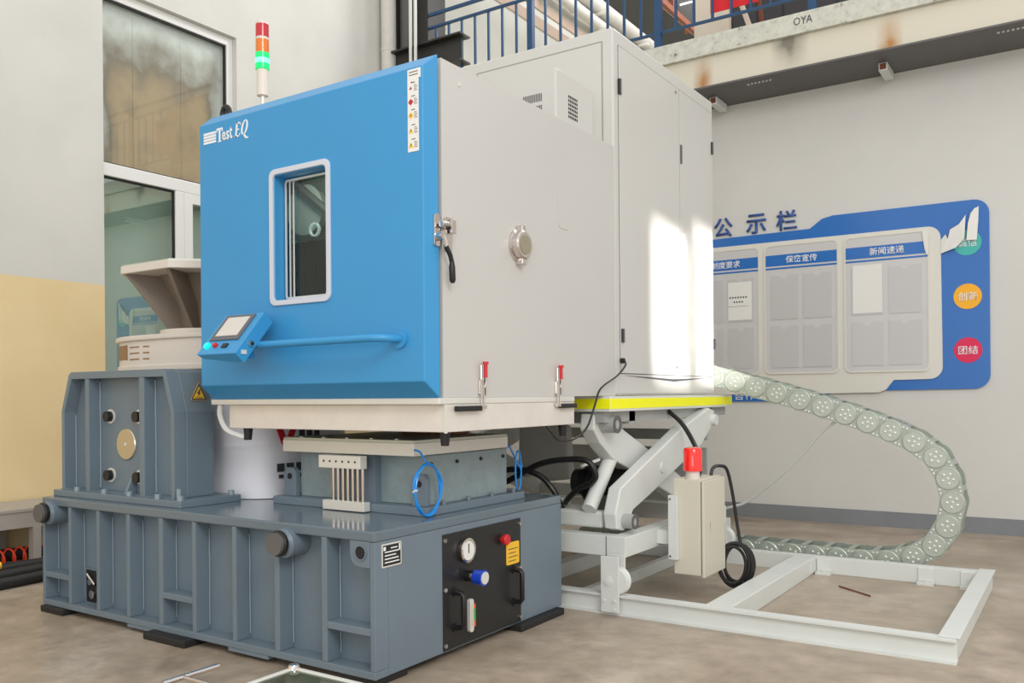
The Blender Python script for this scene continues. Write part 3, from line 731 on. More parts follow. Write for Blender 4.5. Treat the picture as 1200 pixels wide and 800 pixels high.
for x, y in ((-5.95, 3.425), (-5.62, 3.425), (-5.33, 3.425), (-5.02, 3.425), (-4.79, 3.43), (-4.79, 3.82)):
    obj('foot_bolt', B().cyl((x, y, BZ1+0.045), (x, y, BZ1+0.075), 0.02, seg=6), WELD, tw)
obj('jacking_bolt', B().cyl((-4.80, 3.425, BZ1+0.045), (-4.80, 3.425, BZ1+0.12), 0.014, seg=8), WELD, tw)
ws = obj('warning_sticker', B().prism([(3.575, 1.485), (3.70, 1.485), (3.6375, 1.60)], 'x', TX1+0.0, TX1+0.003), YLABEL, tw)
obj('sticker_edge', B().ring([(3.577, 1.487), (3.698, 1.487), (3.6375, 1.597)], [(3.592, 1.496), (3.683, 1.496), (3.6375, 1.578)], 'x', TX1+0.003, TX1+0.004), INK, ws)
b = B(); b.prism([(3.640, 1.555), (3.622, 1.528), (3.634, 1.528), (3.630, 1.508), (3.652, 1.535), (3.641, 1.535), (3.652, 1.555)], 'x', TX1+0.003, TX1+0.0045); b.box(TX1+0.003, TX1+0.004, 3.61, 3.665, 1.500, 1.504)
obj('bolt_symbol', b, INK, ws)

# ================================================================ SHAKER DRUM + HEAD EXPANDER
def squircle(cx, cy, a, c, p=3.2, n=48):
    o_ = []
    for i in range(n):
        t = 2*PI*i/n; ct, s_ = math.cos(t), math.sin(t)
        o_.append((cx + a*math.copysign(abs(ct)**(2/p), ct), cy + c*math.copysign(abs(s_)**(2/p), s_)))
    return o_
sd = thing('shaker', 'white shaker body between the grey tower and the slip table', 'shaker', (-5.45, 4.32, BZ1))
obj('drum', B().prism(squircle(-5.42, 4.40, 0.80, 0.50, 4.5), 'z', BZ1+0.004, 1.285), DRUM, sd, smooth=True)
obj('upper_drum', B().prism(squircle(-5.54, 4.40, 0.80, 0.50, 4.5), 'z', 1.285, 1.70), DRUM, sd, smooth=True)
obj('drum_rib', B().ring(squircle(-5.42, 4.40, 0.812, 0.508, 4.5), squircle(-5.42, 4.40, 0.79, 0.495, 4.5), 'z', 1.155, 1.175), DRUM, sd)
rg = obj('top_ring', B().prism(squircle(-5.63, 4.40, 0.87, 0.56, 2.6), 'z', 1.70, 1.925), RINGM, sd, smooth=True)
obj('ring_lip', B().prism(squircle(-5.63, 4.40, 0.90, 0.58, 2.6), 'z', 1.925, 1.965), RINGM, rg, bevel=0.01)
obj('ring_lip', B().prism(squircle(-5.63, 4.40, 0.885, 0.57, 2.6), 'z', 1.70, 1.745), RINGM, rg, bevel=0.008)
obj('brown_window', B().prism([(-6.23, 3.925), (-6.03, 3.865), (-6.03, 3.90), (-6.23, 3.96)], 'z', 1.79, 1.90), AMBER_DARK, rg)
for q in range(3): obj('ring_slot', B().prism([(-5.98, 3.856), (-5.72, 3.838), (-5.72, 3.87), (-5.98, 3.89)], 'z', 1.785+0.045*q, 1.795+0.045*q), AMBER_DARK, rg)
R2, U2 = (0, 1, 0), (0, 0, 1)
b = B(); b.prism([(4.06, 1.30), (4.115, 1.30), (4.155, 1.20), (4.195, 1.30), (4.25, 1.30), (4.185, 1.15), (4.125, 1.15)], 'x', -4.625, -4.618)
obj('red_logo', b, RED, sd)
b = B()
for q in range(3): b.box(-4.625, -4.618, 4.27+0.07*q, 4.32+0.07*q, 1.21, 1.28)
for q in range(4): b.box(-4.625, -4.618, 4.07+0.085*q, 4.13+0.085*q, 0.99, 1.045); b.box(-4.625, -4.618, 4.085+0.085*q, 4.12+0.085*q, 0.945, 0.97)
obj('black_print', b, INK, sd)['kind'] = 'stuff'
he = thing('head_expander', 'flared ribbed metal head expander on top of the shaker by the window', 'head expander', (-5.45, 4.3, 1.965))
ox, oy = -5.52, 4.28
obj('top_plate', B().prism([(ox+0.72*math.cos(math.radians(22.5+45*i)), oy+0.66*math.sin(math.radians(22.5+45*i))) for i in range(8)], 'z', 2.392, 2.447), RINGM, he, bevel=0.006)
obj('machined_face', B().prism([(ox+0.71*math.cos(math.radians(22.5+45*i)), oy+0.65*math.sin(math.radians(22.5+45*i))) for i in range(8)], 'z', 2.447, 2.457), EXPTOP, he)
obj('core', B().lathe([(0.30, 0), (0.26, 0.06), (0.28, 0.2), (0.42, 0.425)], (ox, oy, 1.968), (0, 0, 1), 24), EXPAND, he, smooth=True)
for i in range(8):
    a = math.radians(22.5 + 45*i); d = Vector((math.cos(a), math.sin(a), 0)); n = Vector((-d.y, d.x, 0)) * 0.014; O = Vector((ox, oy, 0))
    bb = B()
    prof = [(0.2, 1.97), (0.33, 1.97), (0.36, 2.02), (0.64, 2.392), (0.2, 2.392)]
    A = [bb.bm.verts.new(O + d*r + n + Vector((0, 0, z))) for r, z in prof]; C = [bb.bm.verts.new(O + d*r - n + Vector((0, 0, z))) for r, z in prof]
    bb.bm.faces.new(A); bb.bm.faces.new(C[::-1])
    for q in range(5): bb.bm.faces.new((A[q], A[(q+1) % 5], C[(q+1) % 5], C[q]))
    obj('rib', bb, EXPAND, he)
obj('base_ring', B().cyl((ox, oy, 1.966), (ox, oy, 2.0), 0.4, seg=32), RINGM, he, smooth=True)

# ================================================================ SLIP TABLE
sl = thing('slip_table', 'grey slip table with silver top plate under the chamber', 'slip table', (-3.8, 4.4, BZ1))
obj('foot_flange', B().box(-4.46, -3.17, 3.89, 4.93, BZ1, BZ1+0.05), BASE, sl, bevel=0.005)
obj('body', B().box(-4.30, -3.225, 3.985, 4.80, BZ1+0.05, 1.15), HAMMER, sl, bevel=0.006)
tp = obj('top_plate', B().box(-4.33, -3.235, 3.86, 4.83, 1.152, 1.228), ALU, sl, bevel=0.004)
obj('green_top_layer', B().box(-4.325, -3.24, 3.865, 4.825, 1.228, 1.243), EXPTOP, tp)
for x in (-4.2, -4.0, -3.8, -3.6, -3.4): obj('insert', B().cyl((x, 3.90, 1.243), (x, 3.90, 1.25), 0.012, seg=8), ALU, tp)
obj('driver_bar', B().box(-4.52, -4.33, 4.2, 4.5, 1.13, 1.21), ALU, sl)
rk = obj('rod_block', B().box(-3.945, -3.60, 3.80, 3.86, 1.068, 1.145), ALU, sl, bevel=0.003)
rk2 = obj('rod_block', B().box(-3.945, -3.60, 3.83, 3.885, BZ1+0.005, BZ1+0.062), ALU, sl, bevel=0.003)
rd = None
for q in range(7):
    x = -3.872 + 0.0405*q
    if rd is None: rd = obj('support_rod', B().cyl((0, 0, 0.868), (0, 0, 1.07), 0.0105, seg=10), CHROME, sl, smooth=True); rd.location = (x, 3.855, 0)
    else: clone(rd, sl, (x, 3.855, 0))
b = B()
for q in range(6): b.cyl((-3.90+0.052*q, 3.80, 1.11), (-3.90+0.052*q, 3.797, 1.11), 0.007, seg=8)
obj('block_holes', b, INK, rk)
obj('post_behind_rods', B().box(-3.90, -3.60, 3.93, 3.985, BZ1+0.05, 1.15), BASE, sl)
for x in (-4.36, -3.27):
    l_ = obj('lifting_lug', B().prism([(x-0.055, 0.856), (x+0.055, 0.856), (x+0.055, 1.01), (x+0.03, 1.04), (x-0.03, 1.04), (x-0.055, 1.01)], 'y', 3.945, 3.984), BASE, sl, bevel=0.003)
    obj('lug_hole', B().cyl((x, 3.944, 0.985), (x, 3.941, 0.985), 0.02, seg=14), SEAL, l_)
for y in (4.0, 4.25, 4.5, 4.75):
    obj('side_bolt', B().cyl((-3.225, y, 1.10), (-3.215, y, 1.10), 0.012, seg=6), BLACK, sl)
    obj('foot_bolt', B().cyl((-3.195, y+0.08, BZ1+0.05), (-3.195, y+0.08, BZ1+0.075), 0.014, seg=6), BASE, sl)
t = thing('wooden_spacer', 'brown wooden block on the slip table top under the chamber tray', 'block', (-3.6, 4.6, 1.245))
obj('block', B().box(-3.92, -3.46, 4.55, 4.70, 1.245, 1.30), mat('brown_wood', rgb(168, 120, 84), 0.6, var=0.15, scale=10), t, bevel=0.004)
# blue air tube coil
t = thing('air_tube', 'blue coiled air tube hanging on the front corner of the slip table', 'tube', (-3.17, 3.88, 0.81))
pts = [(-3.225, 3.85, 1.19), (-3.19, 3.86, 1.18), (-3.165, 3.88, 1.12)]
for q in range(49):
    a = math.radians(95 - 360*q/16); k_ = 1 + 0.10*math.sin(q*0.7)
    pts.append((-3.152 - 0.008*math.sin(q*0.9), 3.882 + 0.112*k_*math.cos(a), 0.965 + 0.148*math.sin(a)*(1+0.03*math.cos(q*0.5))))
obj('tube', B().tube(pts, 0.0065, 6, 2), AIRBLUE, t, smooth=True)
obj('cable_tie', B().cyl((-3.16, 3.765, 0.96), (-3.14, 3.765, 0.975), 0.010, seg=8), WHITECORD, t)
t = thing('air_tube', 'blue air tube looped on the far right side of the slip table', 'tube', (-3.2, 4.9, 0.86))
pts = [(-3.235, 4.84, 1.17)] + [(-3.19, 4.885+0.035*math.cos(q*0.6), 1.0+0.13*math.sin(q*0.6)) for q in range(25)]
obj('tube', B().tube(pts, 0.006, 6, 2), AIRBLUE, t, smooth=True)

# ================================================================ CLIMATIC CHAMBER
CX0, CX1, CY0, CY1 = -4.70, -2.85, 3.625, 5.66
CZ0, CZ1, TZ1, TYB = 1.49, 3.29, 4.155, 7.65
ch = thing('climatic_chamber', 'large white climatic chamber with a blue door and tall rear cabinet', 'test chamber', (-3.8, 5.0, CZ0))
obj('body', B().box(CX0, CX1, 4.25, CY1-0.001, CZ0, CZ1).ring([(CX0, CZ0), (CX1, CZ0), (CX1, CZ1), (CX0, CZ1)], [(-4.66, 1.98), (-3.44, 1.98), (-3.44, 2.98), (-4.66, 2.98)], 'y', CY0+0.02, 4.25), CH_WHITE, ch)
STEELIN = mat('dull_steel_lining', rgb(150, 164, 152), 0.3, metal=0.3)
b = B(); b.box(-4.66, -3.44, 4.235, 4.249, 2.56, 2.98); b.box(-4.66, -4.65, 3.66, 4.235, 1.98, 2.98); b.box(-3.455, -3.44, 3.66, 4.235, 1.98, 2.98); b.box(-4.65, -3.455, 3.66, 4.235, 2.965, 2.98); b.box(-4.65, -3.455, 3.66, 4.235, 1.98, 1.99)
obj('cavity_lining', b, STEELIN, ch)
b = B()
for q in range(12): b.box(-4.65+0.1*q, -4.57+0.1*q, 4.19, 4.235, 1.99, 2.56)
obj('cavity_dark_slats', b, SEAL, ch)['kind'] = 'stuff'  # slats added to darken the lower half of the door window view
b = B(); b.lathe([(0.02, 0), (0.15, 0.02), (0.17, 0.10)], (-4.40, 4.23, 2.76), (0, -1, 0), 28)
obj('cavity_pale_cowl', b, BOARD_WHITE, ch, smooth=True)  # cowl, bar and ring added as bright and dark shapes in the door window
obj('cavity_dark_bar', B().tube([(-4.50, 4.08, 2.98), (-4.10, 4.08, 2.68)], 0.03, 6), DARK_STEEL, ch)
obj('cavity_glow_ring', B().ring(circ(-4.18, 2.585, 0.045), circ(-4.18, 2.585, 0.036), 'y', 4.0, 4.02), mat('glowing_ring', rgb(235, 245, 238), 0.4, emit=0.25), ch)
ld = bpy.data.lights.new('cavity_fill_light', 'POINT'); ld.energy = 2.2; ld.shadow_soft_size = 0.05; ld.color = (0.9, 1, 0.94)  # point lamp added to brighten the cavity behind the door window
lo = bpy.data.objects.new('cavity_fill_light', ld); COL.objects.link(lo); lo.location = (-4.10, 3.85, 2.90)
# door, chamfered all round, with a window opening
dX0, dX1, dZ0, dZ1 = CX0-0.005, CX1, 1.485, 3.302
fX0, fX1, fZ0, fZ1, FY, DY = -4.683, -2.868, 1.576, 3.214, 3.512, 3.62
WX0, WX1, WZ0, WZ1 = -3.995, -3.565, 2.07, 2.80
b = B(); V = b.bm.verts.new
def loop(x0, x1, y, z0, z1): return [V((x0, y, z0)), V((x1, y, z0)), V((x1, y, z1)), V((x0, y, z1))]
Ls = [loop(dX0, dX1, DY, dZ0, dZ1), loop(fX0, fX1, FY, fZ0, fZ1), loop(WX0, WX1, FY, WZ0, WZ1), loop(WX0, WX1, DY, WZ0, WZ1)]
for q in range(4):
    A, C = Ls[q], Ls[(q+1) % 4]
    for i in range(4): b.bm.faces.new((A[i], A[(i+1) % 4], C[(i+1) % 4], C[i]))
dr = obj('door', b, DOOR_BLUE, ch, bevel=0.006)
obj('window_trim', B().ring(rr(-4.03, -3.533, 2.037, 2.838, 0.045), rr(-4.0, -3.563, 2.067, 2.806, 0.03), 'y', FY-0.012, FY+0.004), GASKET, dr, bevel=0.003)
obj('window_glass', B().box(WX0, WX1, DY-0.012, DY-0.006, WZ0, WZ1), DOORGLASS, dr)
b = B()
for q, (a, w_) in enumerate(((-3.985, 0.012), (-3.955, 0.008), (-3.93, 0.008))): b.ring(rr(a, -3.575, 2.08, 2.79, 0.02, 3), rr(a+w_, -3.575-w_, 2.08+w_, 2.79-w_, 0.015, 3), 'y', DY-0.036+0.006*q, DY-0.030+0.006*q)
obj('inner_pane_frame', b, ALU, dr)
# logo
R3, U3 = (1, 0, 0), (0, 0, 1)
b = B()
for q in range(4): b.box(-4.638, -4.52, FY-0.0025, FY, 3.090+0.0185*q, 3.1045+0.0185*q)
obj('logo_bars', b, LOGO_WHITE, dr)
def glyphs(name, strokes, org, sx, sz):
    b_ = B()
    for poly in strokes: b_.prism([(org[0]+u*sx, org[2]+v*sz) for u, v in poly], 'y', org[1]-0.0025, org[1])
    return obj(name, b_, LOGO_WHITE, dr)
sh = 0.28
def S_(pts_): return [(u + sh*v, v) for u, v in pts_]
T_ = [[(0, 0.88), (0.62, 0.88), (0.62, 1.0), (0, 1.0)], [(0, 0.72), (0.06, 0.72), (0.09, 0.88), (0, 0.88)], [(0.53, 0.88), (0.56, 0.72), (0.62, 0.72), (0.62, 0.88)], [(0.235, 0.06), (0.385, 0.06), (0.385, 0.88), (0.235, 0.88)], [(0.14, 0), (0.48, 0), (0.48, 0.06), (0.14, 0.06)]]
glyphs('logo_letter', T_, (-4.513, FY, 3.085), 0.092, 0.086)
text('logo_letter', 'e', (-4.462, FY, 3.086), R3, U3, 0.034, 0.056, LOGO_WHITE, dr, bold=0.02, depth=0.0025)
text('logo_letter', 's', (-4.424, FY, 3.087), R3, U3, 0.029, 0.056, LOGO_WHITE, dr, bold=0.02, depth=0.0025)
text('logo_letter', 't', (-4.392, FY, 3.088), R3, U3, 0.026, 0.074, LOGO_WHITE, dr, bold=0.02, depth=0.0025)
sh = 0.22
E_ = [S_([(0.08, 0), (0.30, 0), (0.30, 1), (0.08, 1)]), S_([(0, 0), (0.75, 0), (0.75, 0.10), (0, 0.10)]), S_([(0, 0.90), (0.75, 0.90), (0.75, 1), (0, 1)]), S_([(0.3, 0.46), (0.6, 0.46), (0.6, 0.55), (0.3, 0.55)]), S_([(0.66, 0), (0.75, 0), (0.80, 0.24), (0.72, 0.24)]), S_([(0.66, 0.78), (0.75, 0.78), (0.75, 1), (0.70, 1)])]
glyphs('logo_letter', E_, (-4.345, FY, 3.088), 0.062, 0.088)
q_ = B(); n_ = 24
q_.ring([(-4.252+0.029*math.cos(2*PI*i/n_)+0.011*math.sin(2*PI*i/n_), 3.136+0.045*math.sin(2*PI*i/n_)) for i in range(n_)], [(-4.252+0.015*math.cos(2*PI*i/n_)+0.010*math.sin(2*PI*i/n_), 3.136+0.038*math.sin(2*PI*i/n_)) for i in range(n_)], 'y', FY-0.0025, FY)
q_.prism([(-4.268, 3.094), (-4.252, 3.098), (-4.232, 3.072), (-4.218, 3.078), (-4.222, 3.066), (-4.242, 3.066)], 'y', FY-0.0025, FY)
obj('logo_letter', q_, LOGO_WHITE, dr)
# safety label strip
lb = obj('safety_label', B().prism([(-2.966, 2.775), (-2.892, 2.775), (-2.892, 3.155), (-2.878, 3.155), (-2.878, 3.205), (-2.966, 3.205)], 'y', FY-0.002, FY), PAPER, dr)
def dm(cx, cz, r): return [(cx-r, cz), (cx, cz-r), (cx+r, cz), (cx, cz+r)]
def tg(cx, cz, r): return [(cx-r, cz-r*0.8), (cx+r, cz-r*0.8), (cx, cz+r)]
obj('red_diamond', B().prism(dm(-2.944, 3.035, 0.018), 'y', FY-0.003, FY-0.002), RED, lb)
b = B(); b.prism(dm(-2.944, 2.964, 0.018), 'y', FY-0.003, FY-0.002); b.prism(tg(-2.944, 2.885, 0.015), 'y', FY-0.003, FY-0.002); b.prism(tg(-2.944, 2.81, 0.016), 'y', FY-0.003, FY-0.002)
obj('yellow_sign', b, YLABEL, lb)
b = B(); b.prism(tg(-2.944, 3.108, 0.009), 'y', FY-0.003, FY-0.002); b.prism(tg(-2.938, 3.138, 0.006), 'y', FY-0.003, FY-0.002)
obj('small_red_sign', b, RED, lb)
b = B()
for zz in (3.19, 3.175): b.box(-2.955, -2.895, FY-0.003, FY-0.002, zz-0.002, zz+0.002)
for z in (3.105, 3.035, 2.964, 2.885, 2.81):
    for q in range(4): b.box(-2.922, -2.904+0.004*(q % 2), FY-0.003, FY-0.002, z+0.014-0.009*q, z+0.0165-0.009*q)
    b.box(-2.94, -2.915, FY-0.003, FY-0.002, z+0.028, z+0.032); b.box(-2.947, -2.941, FY-0.0035, FY-0.003, z-0.005, z+0.007)
obj('label_print', b, INK, lb)
# lifting eye on top
b = B(); b.tube([(-4.66+0.034*math.cos(math.radians(a)), 3.70, 3.335+0.05*math.sin(math.radians(a))) for a in range(-60, 241, 20)], 0.019, 8)
obj('lifting_eye', b, BLACK, ch, smooth=True)
# support arm and control console
b = B(); b.tube([(-3.03, FY, 1.802), (-3.035, FY-0.09, 1.802), (-3.06, FY-0.128, 1.803), (-3.11, FY-0.145, 1.803), (-4.05, FY-0.145, 1.800)], 0.021, 12)
ar = obj('support_arm', b, DOOR_BLUE, ch, smooth=True)
obj('arm_flange', B().cyl((-3.03, FY, 1.802), (-3.03, FY-0.014, 1.802), 0.05, seg=24), DOOR_BLUE, ar, smooth=True)
A1, A2 = Vector((-4.298, 3.40, 1.992)), Vector((-3.958, 3.40, 1.992))   # upper edge of the console face
D1, D2 = Vector((-4.298, 3.19, 1.748)), Vector((-3.958, 3.19, 1.748))   # lower edge
fr = Vector((1, 0, 0)); fu = (A1 - D1).normalized(); fn = fr.cross(fu) * 1.0
b = B(); V = b.bm.verts.new
tk = 0.085
f_ = [V(D1), V(D2), V(A2), V(A1)]
k_ = [V(D1 - fn*tk*0.45 + Vector((0.03, 0, 0)) ), V(D2 - fn*tk), V(A2 - fn*tk), V(A1 - fn*tk)]
b.bm.faces.new(f_); b.bm.faces.new(k_[::-1])
for i in range(4): b.bm.faces.new((f_[i], k_[i], k_[(i+1) % 4], f_[(i+1) % 4]))
cb = obj('control_console', b, DOOR_BLUE, ch, bevel=0.004)
FH = (A1 - D1).length
def onface(name, u0, u1, v0, v1, h0, h1, m_, par, inset=0.0):
    """a slab on the console face: u from the left edge, v from the lower edge"""
    bb = B(); V_ = bb.bm.verts.new
    c4 = [(u0, v0), (u1, v0), (u1, v1), (u0, v1)]
    lo = [V_(D1 + fr*u + fu*v + fn*h0) for u, v in c4]; hi = [V_(D1 + fr*u + fu*v + fn*h1) for u, v in c4]
    bb.bm.faces.new(lo[::-1]); bb.bm.faces.new(hi)
    for i in range(4): bb.bm.faces.new((lo[i], lo[(i+1) % 4], hi[(i+1) % 4], hi[i]))
    return obj(name, bb, m_, par)
bz = onface('screen_bezel', 0.035, 0.285, 0.105, 0.305, 0, 0.008, BEZEL, cb)
onface('touch_screen', 0.065, 0.255, 0.135, 0.285, 0.008, 0.010, SCREEN, bz)
def facecyl(name, u, v, r, h, m_, par, h0=0.0):
    p = D1 + fr*u + fu*v + fn*h0
    return obj(name, B().lathe([(r, 0), (r, h*0.7), (r*0.7, h)], p, fn, 16), m_, par, smooth=True)
facecyl('green_button', 0.05, 0.062, 0.020, 0.018, LED_GRN, cb)
facecyl('red_button', 0.125, 0.062, 0.015, 0.022, RED, cb)
onface('black_switch', 0.185, 0.228, 0.045, 0.075, 0, 0.008, BLACK, cb)
pc = D2 - fn*0.045 + fu*0.115
obj('key_socket', B().cyl(pc, pc + Vector((0.008, 0, 0)), 0.020, seg=18), CHROME, cb, smooth=True)
obj('key_slot', B().cyl(pc + Vector((0.008, 0.004, 0.0)), pc + Vector((0.012, 0.004, 0)), 0.011, seg=12), BLACK, cb, smooth=True)
pc = D2 - fn*0.04 + fu*0.045
obj('side_port', B().box(pc.x, pc.x+0.005, pc.y-0.018, pc.y+0.018, pc.z-0.012, pc.z+0.012), ALU, cb)
obj('swivel_knob', B().lathe([(0.045, 0), (0.045, 0.012), (0.03, 0.028)], (-4.10, 3.30, 1.735), (0, 0, -1), 20), BLACK, cb, smooth=True)
obj('swivel_bracket', B().box(-4.14, -4.06, 3.29, 3.41, 1.725, 1.82), DOOR_BLUE, cb)
# signal lamp
lx, ly = -4.675, 4.016
sg = obj('signal_lamp', B().cyl((lx, ly, CZ1), (lx, ly, 3.56), 0.014, seg=12), ALU, ch, smooth=True)
obj('lamp_foot', B().cyl((lx, ly, 3.55), (lx, ly, 3.725), 0.039, seg=24), RINGM, sg, smooth=True)
obj('green_lens', B().cyl((lx, ly, 3.728), (lx, ly, 3.838), 0.047, seg=24), LAMP_GRN, sg, smooth=True)
obj('lit_band', B().cyl((lx, ly, 3.765), (lx, ly, 3.80), 0.0475, seg=24), LAMP_CORE, sg, smooth=True)
obj('amber_lens', B().cyl((lx, ly, 3.84), (lx, ly, 3.928), 0.044, seg=24), LAMP_AMB, sg, smooth=True)
obj('clear_ring', B().cyl((lx, ly, 3.928), (lx, ly, 3.945), 0.043, seg=24), RINGM, sg, smooth=True)
obj('red_lens', B().cyl((lx, ly, 3.945), (lx, ly, 4.032), 0.044, seg=24), LAMP_RED, sg, smooth=True)
obj('lamp_cap', B().lathe([(0.044, 0), (0.042, 0.014), (0.03, 0.02)], (lx, ly, 4.032), (0, 0, 1), 24), RINGM, sg, smooth=True)
# door latch on the right side
lt = obj('latch', B().prism(rr(3.575, 3.622, 2.285, 2.455, 0.012, 3), 'x', CX1-0.008, CX1+0.006), CHROME, ch, bevel=0.002)
b = B(); b.prism(rr(3.655, 3.72, 2.27, 2.45, 0.01, 3), 'x', CX1, CX1+0.012); b.box(CX1+0.006, CX1+0.05, 3.665, 3.705, 2.36, 2.43); b.cyl((CX1+0.03, 3.60, 2.40), (CX1+0.03, 3.70, 2.41), 0.018, seg=12)
obj('latch_keeper', b, CHROME, lt, bevel=0.002)
b = B(); b.cyl((CX1+0.004, 3.605, 2.34), (CX1+0.045, 3.605, 2.34), 0.026, seg=16); b.tube([(CX1+0.04, 3.605, 2.34), (CX1+0.045, 3.615, 2.31), (CX1+0.045, 3.622, 2.28)], 0.012, 8)
obj('latch_pivot', b, CHROME, lt, smooth=True)
b = B(); b.tube([(CX1+0.045, 3.62, 2.285), (CX1+0.05, 3.65, 2.24), (CX1+0.05, 3.665, 2.2)], 0.013, 10); b.lathe([(0.012, 0), (0.017, 0.03), (0.017, 0.10), (0.010, 0.115)], (CX1+0.05, 3.663, 2.21), (0, 0.05, -1), 12)
obj('latch_handle', b, BLACK, lt, smooth=True)
# cable port
pt = obj('cable_port', B().lathe([(0.098, 0), (0.098, 0.012), (0.085, 0.016), (0.085, 0.05), (0.076, 0.058)], (CX1, 4.375, 2.395), (1, 0, 0), 36), CHROME, ch, smooth=True)
obj('port_plug', B().cyl((CX1+0.04, 4.375, 2.395), (CX1+0.061, 4.375, 2.395), 0.058, seg=28), mat('dull_port_plug', rgb(150, 142, 120), 0.4), pt, smooth=True)
for a in (90, 270):
    obj('port_clasp', B().box(CX1+0.0, CX1+0.05, 4.355, 4.395, 2.395+0.085*math.sin(math.radians(a))-0.02+0.012*math.sin(math.radians(a)), 2.395+0.085*math.sin(math.radians(a))+0.02+0.012*math.sin(math.radians(a))), CHROME, pt, bevel=0.006)
obj('top_grommet', B().box(CX1, CX1+0.006, 3.80, 3.812, 3.185, 3.205), ALU, ch)
obj('filler_cap', B().prism(rr(4.86, 5.0, 2.58, 2.84, 0.03, 3), 'x', CX1, CX1+0.003), CH_WHITE, ch, bevel=0.001)
# bottom tray frame
obj('tray_lip', B().box(CX0-0.01, CX1+0.004, CY0-0.02, 5.05, 1.455, 1.489), ALU, ch, bevel=0.004)
tf = obj('tray_frame', B().ring([(-4.60, 3.66), (CX1, 3.66), (CX1, 5.05), (-4.60, 5.05)], [(-4.54, 3.72), (-2.91, 3.72), (-2.91, 4.99), (-4.54, 4.99)], 'z', 1.305, 1.455), STAINLESS, ch, bevel=0.004)
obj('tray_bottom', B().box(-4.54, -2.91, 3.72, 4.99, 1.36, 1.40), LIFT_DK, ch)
obj('rubber_skirt', B().ring([(-4.25, 4.0), (-3.05, 4.0), (-3.05, 4.9), (-4.25, 4.9)], [(-4.2, 4.05), (-3.1, 4.05), (-3.1, 4.85), (-4.2, 4.85)], 'z', 1.31, 1.36), BLACK, ch)
obj('corner_strap', B().box(CX1-0.002, CX1+0.003, 3.652, 3.675, 1.30, 1.455), ALU, tf)
for x, y in ((-4.47, 3.70), (-2.90, 3.72), (-2.90, 4.98)):
    obj('tray_stud', B().lathe([(0.03, 0), (0.022, -0.075)], (x, y, 1.305), (0, 0, 1), 12), BLACK, ch, smooth=True)
b = B(); b.tube([(-4.66, 3.64, 1.455), (-4.665, 3.64, 1.38), (-4.62, 3.66, 1.29), (-4.50, 3.70, 1.245)], 0.018, 8, 5)
obj('drain_hose', b, WHITECORD, ch, smooth=True)
for y in (3.985, 4.822):
    b = B(); b.box(CX1, CX1+0.008, y-0.028, y+0.016, 1.51, 1.585); b.box(CX1+0.008, CX1+0.03, y-0.02, y-0.008, 1.50, 1.60); b.box(CX1+0.008, CX1+0.03, y+0.004, y+0.014, 1.50, 1.60)
    for dy in (-0.018, 0.006): b.tube([(CX1+0.02, y+dy, 1.56), (CX1+0.02, y+dy, 1.435)], 0.005, 6)
    b.tube([(CX1+0.02, y-0.02, 1.59), (CX1+0.02, y-0.02, 1.67)], 0.003, 5)
    b.box(CX1+0.008, CX1+0.028, y-0.03, y+0.02, 1.425, 1.445)
    b.tube([(CX1+0.028, y+0.002, 1.545), (CX1+0.03, y+0.012, 1.585), (CX1+0.03, y+0.008, 1.63)], 0.006, 6)
    cl = obj('toggle_clamp', b, CHROME, ch)
    b = B(); b.tube([(CX1+0.03, y+0.008, 1.60), (CX1+0.03, y+0.008, 1.685)], 0.011, 10); b.cyl((CX1+0.03, y+0.008, 1.675), (CX1+0.03, y+0.008, 1.69), 0.017, seg=12)
    obj('red_grip', b, RED, cl, smooth=True)
for y0, y1 in ((3.735, 3.955), (4.84, 5.03)):
    b = B(); b.box(CX1+0.002, CX1+0.035, y0, y1, 1.415, 1.444)
    obj('tray_handle', b, BLACK, ch, bevel=0.005)
# tall rear cabinet
TY = 5.66
rc = obj('rear_cabinet', B().box(CX0, CX1, TY, TYB, CZ0+0.01, TZ1), CH_TOWER, ch, bevel=0.012)
b = B(); b.box(-4.05, -2.945, TY-0.004, TY, CZ1+0.02, 4.06)
obj('front_panel', b, CH_TOWER, rc, bevel=0.002)
obj('panel_gap', B().ring(rr(-4.062, -2.933, CZ1, 4.072, 0.004, 1), rr(-4.05, -2.945, CZ1+0.01, 4.06, 0.004, 1), 'y', TY-0.0015, TY), mat('panel_joint_grey', rgb(158, 156, 148), 0.5), rc)  # grey joint line around the front panel
b = B()
for z in (3.735, 3.645):
    for q in range(12): b.box(-3.62+0.0145*q, -3.612+0.0145*q, TY-0.006, TY-0.003, z, z+0.06)
obj('vent_slots', b, DARK_STEEL, rc)
gp = [(5.055, CZ1), (5.575, CZ1), (5.575, 3.645), (5.565, 3.68), (5.545, 3.70), (5.055, 3.70)]
gd = obj('guard_plate', B().prism(gp, 'x', -3.0, -2.972), CH_TOWER, ch, bevel=0.006)
gs = None
for i in range(6):
    for j in range(6):
        b = B(); b.box(-0.0, 0.002, -0.0065, 0.0065, -0.0085, 0.0085)
        y, z = 5.225+0.0225*j, 3.415+0.0275*i
        if gs is None: gs = obj('vent_hole', b, SEAL, gd); gs.location = (-2.972, y, z)
        else: clone(gs, gd, (-2.972, y, z))
